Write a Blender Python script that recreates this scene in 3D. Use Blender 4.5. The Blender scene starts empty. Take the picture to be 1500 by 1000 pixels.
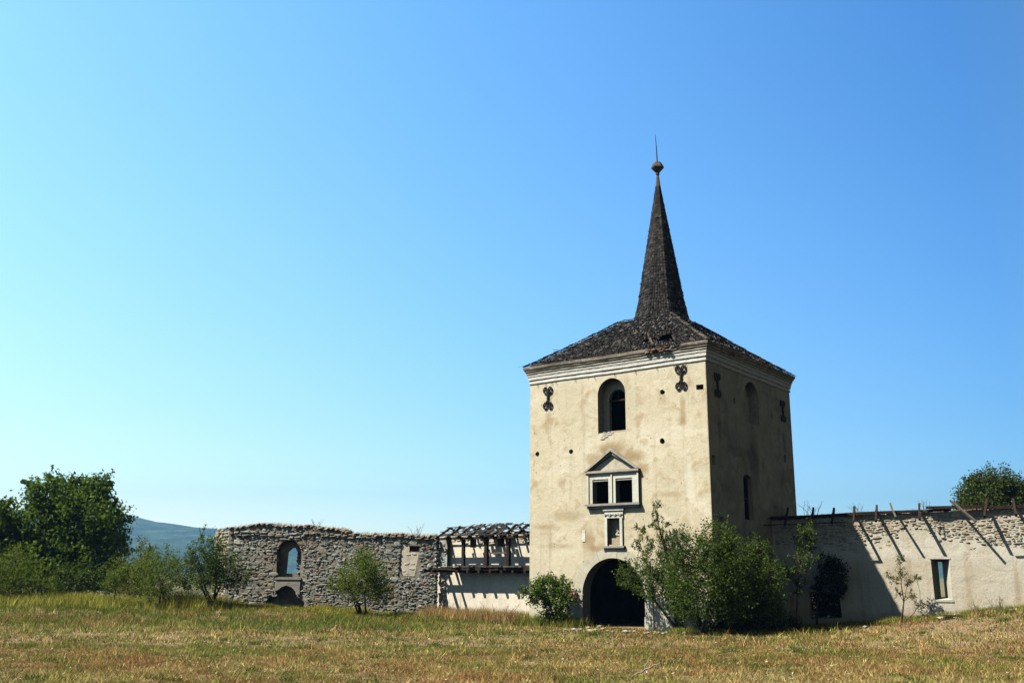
import bpy, bmesh, math, random
import numpy as np
from mathutils import Matrix, Vector
S = bpy.context.scene
COL = S.collection
R = math.radians
# ------------------------------------------------------------------ camera
FPX, PITCH, ROLL, EYE = 1395.7, .2391, .0079, 2.365
cd = bpy.data.cameras.new('camera'); cam = bpy.data.objects.new('camera', cd); COL.objects.link(cam)
cd.sensor_width = 36; cd.lens = FPX/1500*36; cd.clip_start = .1; cd.clip_end = 20000
cam.matrix_world = Matrix.Translation((0, 0, EYE)) @ Matrix.Rotation(math.pi/2+PITCH, 4, 'X') @ Matrix.Rotation(ROLL, 4, 'Z')
S.camera = cam
# ------------------------------------------------------------------ sky, sun, exposure
SX, SY, SZ = -.738, -.249, 1.0                       # towards the sun
SEL = math.atan2(SZ, math.hypot(SX, SY))
w = bpy.data.worlds.new("World"); S.world = w; w.use_nodes = True
nt = w.node_tree; nt.nodes.clear()
sky = nt.nodes.new('ShaderNodeTexSky'); sky.sky_type = 'NISHITA'; sky.sun_disc = False
sky.sun_elevation = SEL; sky.sun_rotation = math.atan2(SX, SY)
sky.altitude = 400; sky.air_density = 1.0; sky.dust_density = .6; sky.ozone_density = 1.6
hs = nt.nodes.new('ShaderNodeHueSaturation'); hs.inputs['Saturation'].default_value = 1.25; hs.inputs['Value'].default_value = 1.0
bg = nt.nodes.new('ShaderNodeBackground'); bg.inputs['Strength'].default_value = .096
wo = nt.nodes.new('ShaderNodeOutputWorld')
# gains on the sky: brightest ahead and left, unseen rest dimmed to deepen shade
tcw = nt.nodes.new('ShaderNodeTexCoord')
dt = nt.nodes.new('ShaderNodeVectorMath'); dt.operation = 'DOT_PRODUCT'; dt.inputs[1].default_value = (.8, -.6, 0)
mr = nt.nodes.new('ShaderNodeMapRange'); mr.inputs[1].default_value = -1; mr.inputs[2].default_value = 1
cr = nt.nodes.new('ShaderNodeValToRGB')
SKYG = [(0, (2.6, 2.22, 1.75)), (.2, (1.48, 1.60, 1.50)), (.425, (.61, .90, 1.06)), (.54, (.95, .82, .62)), (.7, (1.10, .76, .48)), (1, (1.10, .74, .44))]
while len(cr.color_ramp.elements) < len(SKYG): cr.color_ramp.elements.new(.5)
for e, (p, c) in zip(cr.color_ramp.elements, SKYG): e.position = p; e.color = (*[v/3 for v in c], 1)
sz = nt.nodes.new('ShaderNodeSeparateXYZ'); me_ = nt.nodes.new('ShaderNodeValToRGB')       # fairly even up to 35 degrees, then falling towards the zenith
ELG = [(0, .93), (.15, .98), (.33, 1.22), (.55, 1.45), (.68, .8), (.85, .35)]
while len(me_.color_ramp.elements) < len(ELG): me_.color_ramp.elements.new(.5)
for e, (p, c) in zip(me_.color_ramp.elements, ELG): e.position = p; e.color = (c/1.5, c/1.5, c/1.5, 1)
m45 = nt.nodes.new('ShaderNodeMath'); m45.operation = 'MULTIPLY'; m45.inputs[1].default_value = 4.5; m45.use_clamp = False
mu = nt.nodes.new('ShaderNodeVectorMath'); mu.operation = 'MULTIPLY'; sc_ = nt.nodes.new('ShaderNodeVectorMath'); sc_.operation = 'SCALE'
L_ = nt.links.new
L_(tcw.outputs['Generated'], dt.inputs[0]); L_(dt.outputs['Value'], mr.inputs[0]); L_(mr.outputs[0], cr.inputs[0])
L_(tcw.outputs['Generated'], sz.inputs[0]); L_(sz.outputs[2], me_.inputs[0])
L_(sky.outputs[0], hs.inputs['Color']); L_(hs.outputs[0], mu.inputs[0]); L_(cr.outputs[0], mu.inputs[1]); L_(mu.outputs[0], sc_.inputs[0]); yr = nt.nodes.new('ShaderNodeMapRange'); yr.interpolation_type = 'SMOOTHSTEP'
yr.inputs[1].default_value = -.25; yr.inputs[2].default_value = .5; yr.inputs[3].default_value = .42; yr.inputs[4].default_value = 1.0
my = nt.nodes.new('ShaderNodeMath'); my.operation = 'MULTIPLY'
L_(sz.outputs[1], yr.inputs[0]); L_(yr.outputs[0], my.inputs[0]); L_(me_.outputs[0], my.inputs[1]); L_(my.outputs[0], m45.inputs[0]); L_(m45.outputs[0], sc_.inputs['Scale'])
L_(sc_.outputs[0], bg.inputs[0]); L_(bg.outputs[0], wo.inputs[0])
sl = bpy.data.lights.new('sun', 'SUN'); sl.energy = 5.0; sl.angle = R(.5); sl.color = (1, .95, .83)
sun = bpy.data.objects.new('sun', sl); COL.objects.link(sun)
sun.rotation_euler = Vector((SX, SY, SZ)).to_track_quat('Z', 'Y').to_euler()
sun.location = (-30, -10, 40)
vs = S.view_settings; vs.view_transform = 'Standard'; vs.look = 'None'; vs.exposure = 0.80; vs.gamma = 1; vs.use_curve_mapping = False
S.cycles.max_bounces = 6; S.cycles.diffuse_bounces = 0; S.cycles.volume_bounces = 0; S.cycles.transparent_max_bounces = 8

# ------------------------------------------------------------------ measured layout
AL = .6615; U = (math.cos(AL), -math.sin(AL)); N_ = (math.sin(AL), math.cos(AL))
TL = (.9512, 48.0681); W1, W2 = 9.878, 9.716          # tower: front left corner, front and side width
RW = (12.7017, 47.0816); RWA = R(25)                  # east wall start and angle
RU = (-4.0145, 54.4685); RUA = R(8)                  # ruin right end and angle
GW = (TL[0]+N_[0]*2, TL[1]+N_[1]*2)                   # gallery wall origin (at the tower's side)

def world_at(px, py, Y):
    X, Yp = px-750, py-500
    c, s = math.cos(ROLL), math.sin(ROLL)
    a = c*X+s*Yp; b = -s*X+c*Yp
    d = (a/FPX, math.cos(PITCH)+(b/FPX)*math.sin(PITCH), math.sin(PITCH)-(b/FPX)*math.cos(PITCH))
    k = Y/d[1]
    return np.array((d[0]*k, Y, d[2]*k+EYE))

def sstep(t): t = np.clip(t, 0, 1); return t*t*(3-2*t)
_rs = np.random.RandomState(5)
_G = _rs.rand(64, 64)
def vnoise(x, y, sc, off=0):
    x = np.asarray(x, float)*sc+off*7.3; y = np.asarray(y, float)*sc+off*3.1
    xi = np.floor(x).astype(int); yi = np.floor(y).astype(int); fx = sstep(x-xi); fy = sstep(y-yi)
    g = lambda i, j: _G[i % 64, j % 64]
    return (g(xi, yi)*(1-fx)+g(xi+1, yi)*fx)*(1-fy)+(g(xi, yi+1)*(1-fx)+g(xi+1, yi+1)*fx)*fy
def fbm(x, y, sc, off=0): return (vnoise(x, y, sc, off)*.5+vnoise(x, y, sc*2.1, off+1)*.3+vnoise(x, y, sc*4.3, off+2)*.2)
def hgt(x, y):
    x = np.asarray(x, float); y = np.asarray(y, float)
    z = 1.05*sstep((x-12.5)/11)*sstep((y-27)/15)
    z = z+.36*sstep((-6.5-x)/6)*sstep((y-47)/7)*sstep((-x+2)/3)
    z = z+(fbm(x, y, .12, 3)-.5)*.22*sstep((70-y)/20)*(1-sstep(1-np.hypot(x-5, y-44)/9)*.8)
    z = z+(vnoise(x, y, .9, 4)-.5)*.05
    z = z-1.6*sstep((y-64)/60)
    return z
def H(x, y): return float(hgt(x, y))

# ------------------------------------------------------------------ helpers
def link(o, parent=None):
    COL.objects.link(o)
    if parent is not None: o.parent = parent
    return o
def tag(o, label=None, cat=None, group=None, kind=None):
    if label: o['label'] = label
    if cat: o['category'] = cat
    if group: o['group'] = group
    if kind: o['kind'] = kind
    return o
def empty(name, loc, rz=0, **k):
    o = bpy.data.objects.new(name, None); o.location = loc; o.rotation_euler = (0, 0, rz); o.empty_display_size = .3
    link(o); return tag(o, **k)

class MB:
    def __init__(s): s.v = []; s.f = []; s.m = []
    def add(s, vs, fs, mi=0):
        b = len(s.v); s.v += [tuple(p) for p in vs]; s.f += [tuple(i+b for i in f) for f in fs]; s.m += [mi]*len(fs)
    def box(s, x0, x1, y0, y1, z0, z1, mi=0):
        s.add([(x0,y0,z0),(x1,y0,z0),(x1,y1,z0),(x0,y1,z0),(x0,y0,z1),(x1,y0,z1),(x1,y1,z1),(x0,y1,z1)],
              [(0,3,2,1),(4,5,6,7),(0,1,5,4),(1,2,6,5),(2,3,7,6),(3,0,4,7)], mi)
    def beam(s, p, q, w_, h_, roll=0, mi=0, jit=0, rng=None):
        p = Vector(p); q = Vector(q); d = (q-p).normalized()
        up = Vector((0,0,1)) if abs(d.z) < .95 else Vector((0,1,0))
        a = d.cross(up).normalized(); b = a.cross(d)
        if roll: M = Matrix.Rotation(roll, 3, d); a = M @ a; b = M @ b
        n = 4 if jit else 1; vs = []
        for k in range(n+1):
            c = p.lerp(q, k/n)
            if jit and 0 < k < n: c = c + a*rng.uniform(-jit, jit)+b*rng.uniform(-jit, jit)
            t = 1+(rng.uniform(-.12, .12) if jit else 0)
            for sx, sy in ((-1,-1),(1,-1),(1,1),(-1,1)): vs.append(c+a*(sx*w_/2*t)+b*(sy*h_/2*t))
        fs = [(3,2,1,0), tuple(4*n+i for i in range(4))]
        for k in range(n):
            for i in range(4): fs.append((4*k+i, 4*k+(i+1)%4, 4*k+4+(i+1)%4, 4*k+4+i))
        s.add(vs, fs, mi)
    def tube(s, pts, rad, n=6, mi=0):
        pts = [Vector(p) for p in pts]
        if not hasattr(rad, '__len__'): rad = [rad]*len(pts)
        vs = []; fs = []
        ref = Vector((.31,.17,.93))
        for i, p in enumerate(pts):
            d = (pts[min(i+1, len(pts)-1)]-pts[max(i-1, 0)])
            d = d.normalized() if d.length > 1e-9 else Vector((0,0,1))
            rf = ref if abs(d.dot(ref)) < .97 else Vector((1,0,0))
            a = d.cross(rf).normalized(); b = d.cross(a)
            for k in range(n):
                t = 2*math.pi*k/n; vs.append(p+(a*math.cos(t)+b*math.sin(t))*rad[i])
        for i in range(len(pts)-1):
            for k in range(n): fs.append((i*n+k, i*n+(k+1)%n, (i+1)*n+(k+1)%n, (i+1)*n+k))
        fs.append(tuple(range(n))[::-1]); fs.append(tuple((len(pts)-1)*n+k for k in range(n)))
        s.add(vs, fs, mi)
    def prism(s, poly, f0, f1, mi=0):
        """poly: list of 2d points; f0/f1 map a 2d point to the near and far 3d point"""
        n = len(poly); vs = [f0(*p) for p in poly]+[f1(*p) for p in poly]
        fs = [tuple(range(n)), tuple(range(2*n-1, n-1, -1))]+[(i, i+n, (i+1)%n+n, (i+1)%n) for i in range(n)]
        s.add(vs, fs, mi)
    def build(s, name, mats, parent=None, smooth=False, fixn=True):
        me = bpy.data.meshes.new(name); me.from_pydata(s.v, [], s.f)
        for m in (mats if isinstance(mats, (list, tuple)) else [mats]): me.materials.append(m)
        if any(s.m): me.polygons.foreach_set('material_index', s.m)
        if smooth: me.polygons.foreach_set('use_smooth', [True]*len(s.f))
        me.update()
        if fixn:
            bm = bmesh.new(); bm.from_mesh(me); bmesh.ops.recalc_face_normals(bm, faces=bm.faces); bm.to_mesh(me); bm.free()
        return link(bpy.data.objects.new(name, me), parent)

def np_mesh(name, V, k, mat, parent=None, tint=None):
    """V: (n*k,3) vertices of n separate k-gons"""
    V = np.ascontiguousarray(V, dtype=np.float32).reshape(-1, 3); nv = len(V); nf = nv//k
    me = bpy.data.meshes.new(name); me.vertices.add(nv); me.vertices.foreach_set('co', V.ravel())
    me.loops.add(nv); me.loops.foreach_set('vertex_index', np.arange(nv, dtype=np.int32))
    me.polygons.add(nf); me.polygons.foreach_set('loop_start', np.arange(0, nv, k, dtype=np.int32))
    if tint is not None:
        at = me.attributes.new('tint', 'FLOAT_COLOR', 'POINT')
        c = np.ones((nv, 4), np.float32); c[:, :3] = tint; at.data.foreach_set('color', c.ravel())
    me.materials.append(mat); me.update(calc_edges=True); me.validate()
    return link(bpy.data.objects.new(name, me), parent)

def cut(o, cutters):
    """subtract a list of MB solids from mesh object o"""
    tmp = []
    for c in cutters:
        co = c.build('cutter', []); tmp.append(co)
        if o.parent: co.parent = o.parent
        md = o.modifiers.new('b', 'BOOLEAN'); md.operation = 'DIFFERENCE'; md.solver = 'EXACT'; md.object = co
    bpy.context.view_layer.update()
    dg = bpy.context.evaluated_depsgraph_get()
    me = bpy.data.meshes.new_from_object(o.evaluated_get(dg)); me.name = o.name
    o.modifiers.clear(); o.data = me
    for co in tmp: bpy.data.objects.remove(co)
    return o

# ------------------------------------------------------------------ materials
class NT:
    def __init__(s, name):
        s.m = bpy.data.materials.new(name); s.m.use_nodes = True; s.t = s.m.node_tree; s.t.nodes.clear()
        s.out = s.n('ShaderNodeOutputMaterial')
        s.tc = s.n('ShaderNodeTexCoord'); s.obj = s.tc.outputs['Object']
    def n(s, k, **p):
        d = s.t.nodes.new(k)
        for a, b in p.items(): setattr(d, a, b)
        return d
    def l(s, a, b): s.t.links.new(a, b)
    def setin(s, sock, v):
        if hasattr(v, 'is_output') or isinstance(v, bpy.types.NodeSocket): s.l(v, sock)
        else: sock.default_value = v
    def noise(s, scale, detail=4, rough=.55, vec=None, stretch=None, dist=0):
        d = s.n('ShaderNodeTexNoise'); d.inputs['Scale'].default_value = scale; d.inputs['Detail'].default_value = detail
        d.inputs['Roughness'].default_value = rough; d.inputs['Distortion'].default_value = dist
        v = vec or s.obj
        if stretch:
            mp = s.n('ShaderNodeMapping'); mp.inputs['Scale'].default_value = stretch; s.l(v, mp.inputs[0]); v = mp.outputs[0]
        s.l(v, d.inputs['Vector']); return d.outputs['Fac']
    def ramp(s, fac, stops, interp='LINEAR'):
        d = s.n('ShaderNodeValToRGB'); r = d.color_ramp; r.interpolation = interp
        while len(r.elements) < len(stops): r.elements.new(.5)
        for e, (p, c) in zip(r.elements, stops):
            e.position = p; e.color = (*c, 1) if hasattr(c, '__len__') else (c, c, c, 1)
        s.l(fac, d.inputs[0]); return d.outputs[0]
    def mix(s, fac, a, b, mode='MIX'):
        d = s.n('ShaderNodeMix', data_type='RGBA', blend_type=mode)
        s.setin(d.inputs[0], fac)
        for k, v in ((6, a), (7, b)):
            if isinstance(v, tuple): d.inputs[k].default_value = (*v[:3], 1)
            else: s.l(v, d.inputs[k])
        return d.outputs[2]
    def math(s, op, a, b=0.0, clamp=False):
        d = s.n('ShaderNodeMath', operation=op, use_clamp=clamp); s.setin(d.inputs[0], a); s.setin(d.inputs[1], b); return d.outputs[0]
    def maprange(s, v, a, b, c=0., d_=1.):
        d = s.n('ShaderNodeMapRange', interpolation_type='SMOOTHSTEP'); s.setin(d.inputs[0], v)
        for i, x in zip((1, 2, 3, 4), (a, b, c, d_)): d.inputs[i].default_value = x
        return d.outputs[0]
    def blob(s, c, r, nz, soft=.6, amt=.5):
        """mask of an ellipsoid round c with radii r, its edge broken by noise nz"""
        v = s.n('ShaderNodeVectorMath', operation='SUBTRACT'); s.l(s.obj, v.inputs[0]); v.inputs[1].default_value = c
        q = s.n('ShaderNodeVectorMath', operation='DIVIDE'); s.l(v.outputs[0], q.inputs[0]); q.inputs[1].default_value = r
        e = s.n('ShaderNodeVectorMath', operation='LENGTH'); s.l(q.outputs[0], e.inputs[0])
        k = s.math('ADD', e.outputs['Value'], s.math('MULTIPLY', s.math('SUBTRACT', nz, .5), amt*2))
        return s.maprange(k, 1.0, 1.0-soft, 0, 1)
    def island(s): return s.n('ShaderNodeNewGeometry').outputs['Random Per Island']
    def sep(s): d = s.n('ShaderNodeSeparateXYZ'); s.l(s.obj, d.inputs[0]); return d.outputs
    def finish(s, col, rough=.9, bump=None, bs=.3, bd=.03, spec=.2):
        b = s.n('ShaderNodeBsdfPrincipled'); s.setin(b.inputs['Roughness'], rough); b.inputs['Specular IOR Level'].default_value = spec
        if isinstance(col, tuple): b.inputs['Base Color'].default_value = (*col, 1)
        else: s.l(col, b.inputs['Base Color'])
        if bump is not None:
            d = s.n('ShaderNodeBump'); d.inputs['Strength'].default_value = bs; d.inputs['Distance'].default_value = bd
            s.l(bump, d.inputs['Height']); s.l(d.outputs[0], b.inputs['Normal'])
        s.l(b.outputs[0], s.out.inputs[0]); return s.m

def plaster_mat():
    t = NT('tower plaster')
    big = t.noise(.32, 5, .6); mid = t.noise(1.3, 6, .62, dist=.4); fine = t.noise(14, 5, .6); st = t.noise(1, 5, .6, stretch=(2.6, 2.6, .16))
    c = t.ramp(big, [(.3, (.54,.475,.345)), (.5, (.61,.54,.385)), (.7, (.70,.645,.50))])
    c = t.mix(t.maprange(mid, .5, .68, 0, .85), c, (.44,.34,.20)); c = t.mix(t.maprange(t.noise(4.5, 6, .7), .52, .72, 0, .5), c, (.38,.31,.21))
    c = t.mix(t.maprange(mid, .45, .28, 0, .75), c, (.70,.64,.51))
    c = t.mix(t.maprange(st, .52, .74, 0, .55), c, (.36,.30,.20)); c = t.mix(t.maprange(t.noise(1.1, 8, .75, stretch=(1, 1, 2.6), dist=1.2), .55, .66, 0, .5), c, (.40,.335,.235))
    c = t.mix(t.maprange(fine, .42, .75, 0, .35), c, (.36,.30,.21)); vo = t.n('ShaderNodeTexVoronoi'); vo.inputs['Scale'].default_value = 2.2; t.l(t.obj, vo.inputs['Vector']); c = t.mix(t.math('MULTIPLY', t.maprange(vo.outputs['Distance'], .10, .05), .8), c, (.14,.11,.08))
    z = t.sep()[2]
    c = t.mix(t.math('MULTIPLY', t.maprange(z, 3.4, 1.0, 0, .7), t.maprange(mid, .3, .6)), c, (.50,.46,.37))      # greyer, patched plaster low down
    c = t.mix(t.math('MULTIPLY', t.maprange(z, 11.1, 11.8, 0, .5), t.maprange(mid, .35, .6)), c, (.66,.61,.48))
    br = (.30,.19,.08)
    for ce, ra, am, cc in (((4.85,0,8.15),(1.25,.5,.5),.75,br), ((5.9,0,7.75),(.9,.4,.45),.75,br), ((3.9,0,7.75),(.8,.4,.4),.6,br), ((6.4,0,7.1),(.5,.4,.5),.65,br), ((3.5,0,3.9),(.5,.4,.85),.65,br), ((3.95,0,3.55),(.6,.4,.22),.6,br),
                       ((1.15,0,9.95),(.3,.3,.5),.5,br), ((8.65,0,9.6),(.2,.3,1.0),.55,br), ((8.6,0,9.2),(.35,.3,.3),.5,br), ((1.0,0,4.6),(.9,.3,.2),.5,br), ((2.2,0,5.1),(1.1,.3,.35),.45,br),
                       ((1.6,0,3.7),(1.2,.3,.2),.4,br), ((7.9,0,5.9),(1.1,.3,.2),.4,br), ((8.9,0,6.0),(.25,.3,2.2),.5,(.70,.66,.55)), ((4.6,0,8.8),(.6,.3,.25),.5,(.72,.68,.57)),
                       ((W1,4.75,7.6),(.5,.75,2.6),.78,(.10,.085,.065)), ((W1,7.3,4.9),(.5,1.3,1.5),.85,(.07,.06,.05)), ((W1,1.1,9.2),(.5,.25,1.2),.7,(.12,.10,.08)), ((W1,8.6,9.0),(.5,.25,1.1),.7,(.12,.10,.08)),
                       ((W1,3.2,8.0),(.5,2.2,.35),.6,(.17,.14,.11)), ((W1,2.0,6.3),(.5,1.6,.8),.5,(.20,.17,.13)), ((W1,8.0,7.2),(.5,1.6,.7),.5,(.17,.14,.11))):
        c = t.mix(t.math('MULTIPLY', t.blob(ce, ra, mid, .75, .9), am), c, cc)
    side = t.maprange(t.sep()[0], W1-.06, W1-.01, 0, .55)                       # right face darkened: its shade put into the colour, along with grime
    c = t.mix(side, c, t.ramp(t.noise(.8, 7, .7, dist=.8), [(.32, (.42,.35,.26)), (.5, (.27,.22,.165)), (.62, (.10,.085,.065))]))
    h = t.math('ADD', t.math('MULTIPLY', mid, 1.6), t.math('MULTIPLY', fine, .35))
    return t.finish(c, .95, h, .5, .05)

def wall_plaster(name, base, brown, grey, zdirt=.5, bs=.5, smear=False):
    t = NT(name)
    big = t.noise(.45, 5, .6); mid = t.noise(1.6, 6, .65, dist=.5); fine = t.noise(12, 5, .6); st = t.noise(1, 5, .6, stretch=(2.2, 2.2, .2))
    c = t.mix(t.maprange(big, .35, .65), base, grey)
    c = t.mix(t.maprange(st, .48, .75, 0, .65), c, brown)
    c = t.mix(t.maprange(mid, .52, .72, 0, .6), c, tuple(x*.72 for x in grey))
    c = t.mix(t.maprange(fine, .4, .75, 0, .25), c, tuple(x*.6 for x in brown))
    z = t.sep()[2]
    zz = t.math('ADD', z, t.math('MULTIPLY', mid, 1.1))
    c = t.mix(t.maprange(zz, zdirt+1.1, zdirt+.3, 0, .55), c, tuple(x*.62 for x in brown))
    if smear: c = t.mix(t.math('MULTIPLY', t.math('MULTIPLY', t.maprange(z, 2.7, 3.4), t.maprange(z, 4.6, 4.0)), t.maprange(mid, .40, .58, .1, .85)), c, (.66,.62,.52))
    return t.finish(c, .95, t.math('ADD', t.math('MULTIPLY', mid, 1.5), t.math('MULTIPLY', fine, .3)), bs, .05)

def stone_mat(name, stops, fs=9, dark=.5, patch=.55):
    t = NT(name); i = t.island(); f = t.noise(fs, 5, .65); g = t.noise(2.2, 4, .6)
    c = t.ramp(i, stops, 'CONSTANT' if len(stops) > 4 else 'LINEAR')
    c = t.mix(t.maprange(f, .45, .75, 0, dark), c, (.10,.085,.065))
    c = t.mix(t.maprange(g, .5, .75, 0, .5), c, (.30,.24,.16)); c = t.mix(t.maprange(t.noise(.55, 5, .65), .48, .66, 0, patch), c, t.ramp(f, [(.35, (.20,.14,.09)), (.6, (.42,.36,.27))]))
    return t.finish(c, .95, f, .6, .03)

def simple_mat(name, stops, scale=4, stretch=None, rough=.85, bs=.4, bd=.01, island=0, spec=.2):
    t = NT(name); f = t.noise(scale, 6, .65, stretch=stretch)
    if island:
        f = t.math('ADD', t.math('MULTIPLY', f, 1-island), t.math('MULTIPLY', t.island(), island))
    c = t.ramp(f, stops)
    return t.finish(c, rough, t.noise(scale*4, 4, .6, stretch=stretch), bs, bd, spec)

def leaf_mat(name, stops, trans=.42, rough=.55):
    t = NT(name); i = t.island(); g = t.noise(.9, 3, .5)
    f = t.math('ADD', t.math('MULTIPLY', i, .7), t.math('MULTIPLY', g, .35))
    c = t.ramp(f, stops)
    d = t.n('ShaderNodeBsdfPrincipled'); d.inputs['Roughness'].default_value = rough; d.inputs['Specular IOR Level'].default_value = .12
    t.l(c, d.inputs['Base Color'])
    tr = t.n('ShaderNodeBsdfTranslucent'); t.l(t.mix(1., c, (1.0, 1.0, .45), 'MULTIPLY'), tr.inputs[0])
    ms = t.n('ShaderNodeMixShader'); ms.inputs[0].default_value = trans
    t.l(d.outputs[0], ms.inputs[1]); t.l(tr.outputs[0], ms.inputs[2]); t.l(ms.outputs[0], t.out.inputs[0]); return t.m

def grass_mat():
    t = NT('grass blades'); a = t.n('ShaderNodeAttribute', attribute_name='tint'); i = t.island()
    k = t.math('ADD', t.math('MULTIPLY', t.math('POWER', i, 1.5), 1.25), .42)
    v = t.n('ShaderNodeVectorMath', operation='SCALE'); t.l(a.outputs['Color'], v.inputs[0]); t.l(k, v.inputs['Scale'])
    d = t.n('ShaderNodeBsdfDiffuse'); t.l(v.outputs[0], d.inputs[0])
    tr = t.n('ShaderNodeBsdfTranslucent'); t.l(v.outputs[0], tr.inputs[0])
    ms = t.n('ShaderNodeMixShader'); ms.inputs[0].default_value = .35
    t.l(d.outputs[0], ms.inputs[1]); t.l(tr.outputs[0], ms.inputs[2]); t.l(ms.outputs[0], t.out.inputs[0]); return t.m

def ground_mat():
    t = NT('dry meadow ground'); a = t.noise(.10, 6, .62); b = t.noise(.7, 6, .7); f = t.noise(9, 6, .75)
    c = t.ramp(a, [(.34, (.17,.145,.06)), (.48, (.25,.18,.095)), (.62, (.31,.20,.125))])
    c = t.mix(t.maprange(b, .5, .75, 0, .6), c, (.16,.095,.045))
    c = t.mix(t.maprange(f, .45, .8, 0, .6), c, (.38,.28,.17))
    c = t.mix(t.maprange(f, .5, .25, 0, .6), c, (.07,.06,.022))
    fy = t.sep()[1]; c = t.mix(t.maprange(fy, 62, 110, 0, .85), c, t.ramp(t.noise(.012, 5, .6), [(.35, (.05,.085,.025)), (.5, (.13,.14,.045)), (.62, (.20,.17,.07))]))
    return t.finish(c, 1., f, .8, .06)

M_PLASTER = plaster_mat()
M_DARK = simple_mat('shade-dark interior', [(.3, (.02,.016,.012)), (.7, (.045,.036,.027))], 1.5)  # near-black colour stands in for the shade deep inside the openings
M_CORN = wall_plaster('cornice plaster', (.60,.55,.43), (.30,.22,.13), (.50,.44,.33), -5)
def cornice_mat():
    t = NT('cornice render'); mid = t.noise(1.7, 6, .65, dist=.4); fine = t.noise(11, 5, .65); st = t.noise(1, 5, .6, stretch=(3, 3, .3)); z = t.sep()[2]
    c = t.mix(t.maprange(mid, .4, .65), (.50,.44,.33), (.36,.31,.23))
    c = t.mix(t.maprange(st, .45, .7, 0, .6), c, (.24,.20,.14))
    c = t.mix(t.maprange(z, 12.34, 12.26), c, t.mix(t.maprange(mid, .5, .75, 0, .6), (.66,.64,.57), (.42,.38,.30)))
    c = t.mix(t.math('MULTIPLY', t.maprange(z, 12.46, 12.56), t.maprange(mid, .38, .6, .15, .8)), c, (.17,.145,.11))
    c = t.mix(t.blob((7.7, -.3, 12.5), (.75, .3, .16), mid, .5, .6), c, (.24,.13,.08)); c = t.mix(t.blob((W1+.3, 2.4, 12.5), (.3, .4, .13), mid, .5, .6), c, (.20,.12,.08))
    c = t.mix(t.maprange(fine, .45, .75, 0, .35), c, (.22,.19,.14))
    return t.finish(c, .95, t.math('ADD', t.math('MULTIPLY', mid, 1.5), t.math('MULTIPLY', fine, .4)), .5, .04)
M_CORNICE = cornice_mat()
M_STONEW = wall_plaster('dressed stone', (.54,.50,.38), (.42,.36,.24), (.50,.48,.39), -5, .35)
M_FRAME = wall_plaster('pale carved stone', (.70,.69,.58), (.40,.36,.27), (.63,.62,.53), -9, .3)
M_RWALL = wall_plaster('east wall plaster', (.57,.50,.375), (.38,.28,.17), (.60,.555,.455), .55, .6, True)
M_GWALL = wall_plaster('gallery wall plaster', (.74,.67,.53), (.54,.43,.29), (.70,.64,.53), -.3)
M_PED = wall_plaster('shade-toned moulding', (.45,.42,.34), (.20,.16,.11), (.33,.31,.25), -9, .3)  # darker stone colour stands in for shadow on the pediment mouldings
M_GREYP = wall_plaster('old lime render', (.36,.33,.28), (.26,.21,.16), (.32,.31,.28), -5)
M_MORT = simple_mat('rubble mortar', [(.3, (.16,.145,.115)), (.5, (.28,.255,.205)), (.7, (.46,.42,.345))], 1.6, bs=.8, bd=.03)
M_RUB = stone_mat('rubble stone', [(0, (.27,.275,.235)), (.16, (.20,.215,.19)), (.3, (.33,.355,.315)), (.45, (.25,.205,.15)), (.56, (.38,.42,.385)), (.68, (.17,.14,.105)), (.78, (.27,.175,.12)), (.84, (.32,.36,.335)), (.93, (.52,.51,.44))])
M_PALE = stone_mat('pale rubble stone', [(0, (.50,.44,.33)), (.18, (.40,.35,.26)), (.35, (.56,.51,.40)), (.5, (.44,.36,.24)), (.62, (.46,.46,.40)), (.75, (.34,.27,.18)), (.85, (.52,.42,.28)), (.93, (.38,.40,.35))], dark=.4)
M_BRICK = stone_mat('old brick', [(0, (.30,.15,.09)), (.3, (.24,.12,.08)), (.5, (.34,.20,.13)), (.7, (.26,.17,.12)), (.85, (.38,.27,.19))])
M_SHING = simple_mat('weathered shingle', [(.2, (.006,.006,.006)), (.52, (.016,.0155,.015)), (.70, (.045,.043,.041)), (.92, (.24,.235,.225))], 4, island=.75, rough=.9)
M_SPIRE = simple_mat('spire shingle', [(.15, (.008,.007,.0065)), (.6, (.024,.021,.019)), (.95, (.075,.067,.06))], 3, island=.65, rough=.8)
M_WOOD = simple_mat('old dark timber', [(.3, (.016,.010,.008)), (.7, (.042,.026,.020))], 3, (1, 1, 1))
M_GWOOD = simple_mat('grey timber', [(.3, (.05,.04,.032)), (.7, (.15,.125,.10))], 4, island=.5)
M_IRON = simple_mat('black iron', [(.3, (.012,.011,.010)), (.7, (.03,.026,.022))], 9, rough=.6)
M_RUST = simple_mat('rusty metal', [(.3, (.05,.035,.025)), (.7, (.16,.13,.10))], 6, rough=.7)
M_BARK = simple_mat('bark', [(.3, (.035,.027,.02)), (.7, (.10,.08,.06))], 6, (1, 1, .25))
M_TWIG = simple_mat('dry twig', [(.3, (.09,.06,.04)), (.7, (.22,.16,.11))], 8)
M_BRANCH = simple_mat('bleached wood', [(.3, (.20,.15,.11)), (.7, (.42,.34,.26))], 8)
M_GRASS = grass_mat(); M_GROUND = ground_mat()
G1, G2, G3 = (.012,.022,.006), (.032,.058,.012), (.075,.105,.025)
M_LWAL = leaf_mat('walnut leaves', [(0, (.032,.066,.007)), (.5, (.092,.16,.017)), (1, (.18,.255,.04))])
M_LBUSH = leaf_mat('bush leaves', [(0, (.022,.048,.007)), (.5, (.070,.12,.019)), (1, (.165,.22,.045))])
M_LOLIVE = leaf_mat('olive leaves', [(0, (.046,.08,.008)), (.5, (.12,.175,.018)), (1, (.22,.27,.04))])
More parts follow.
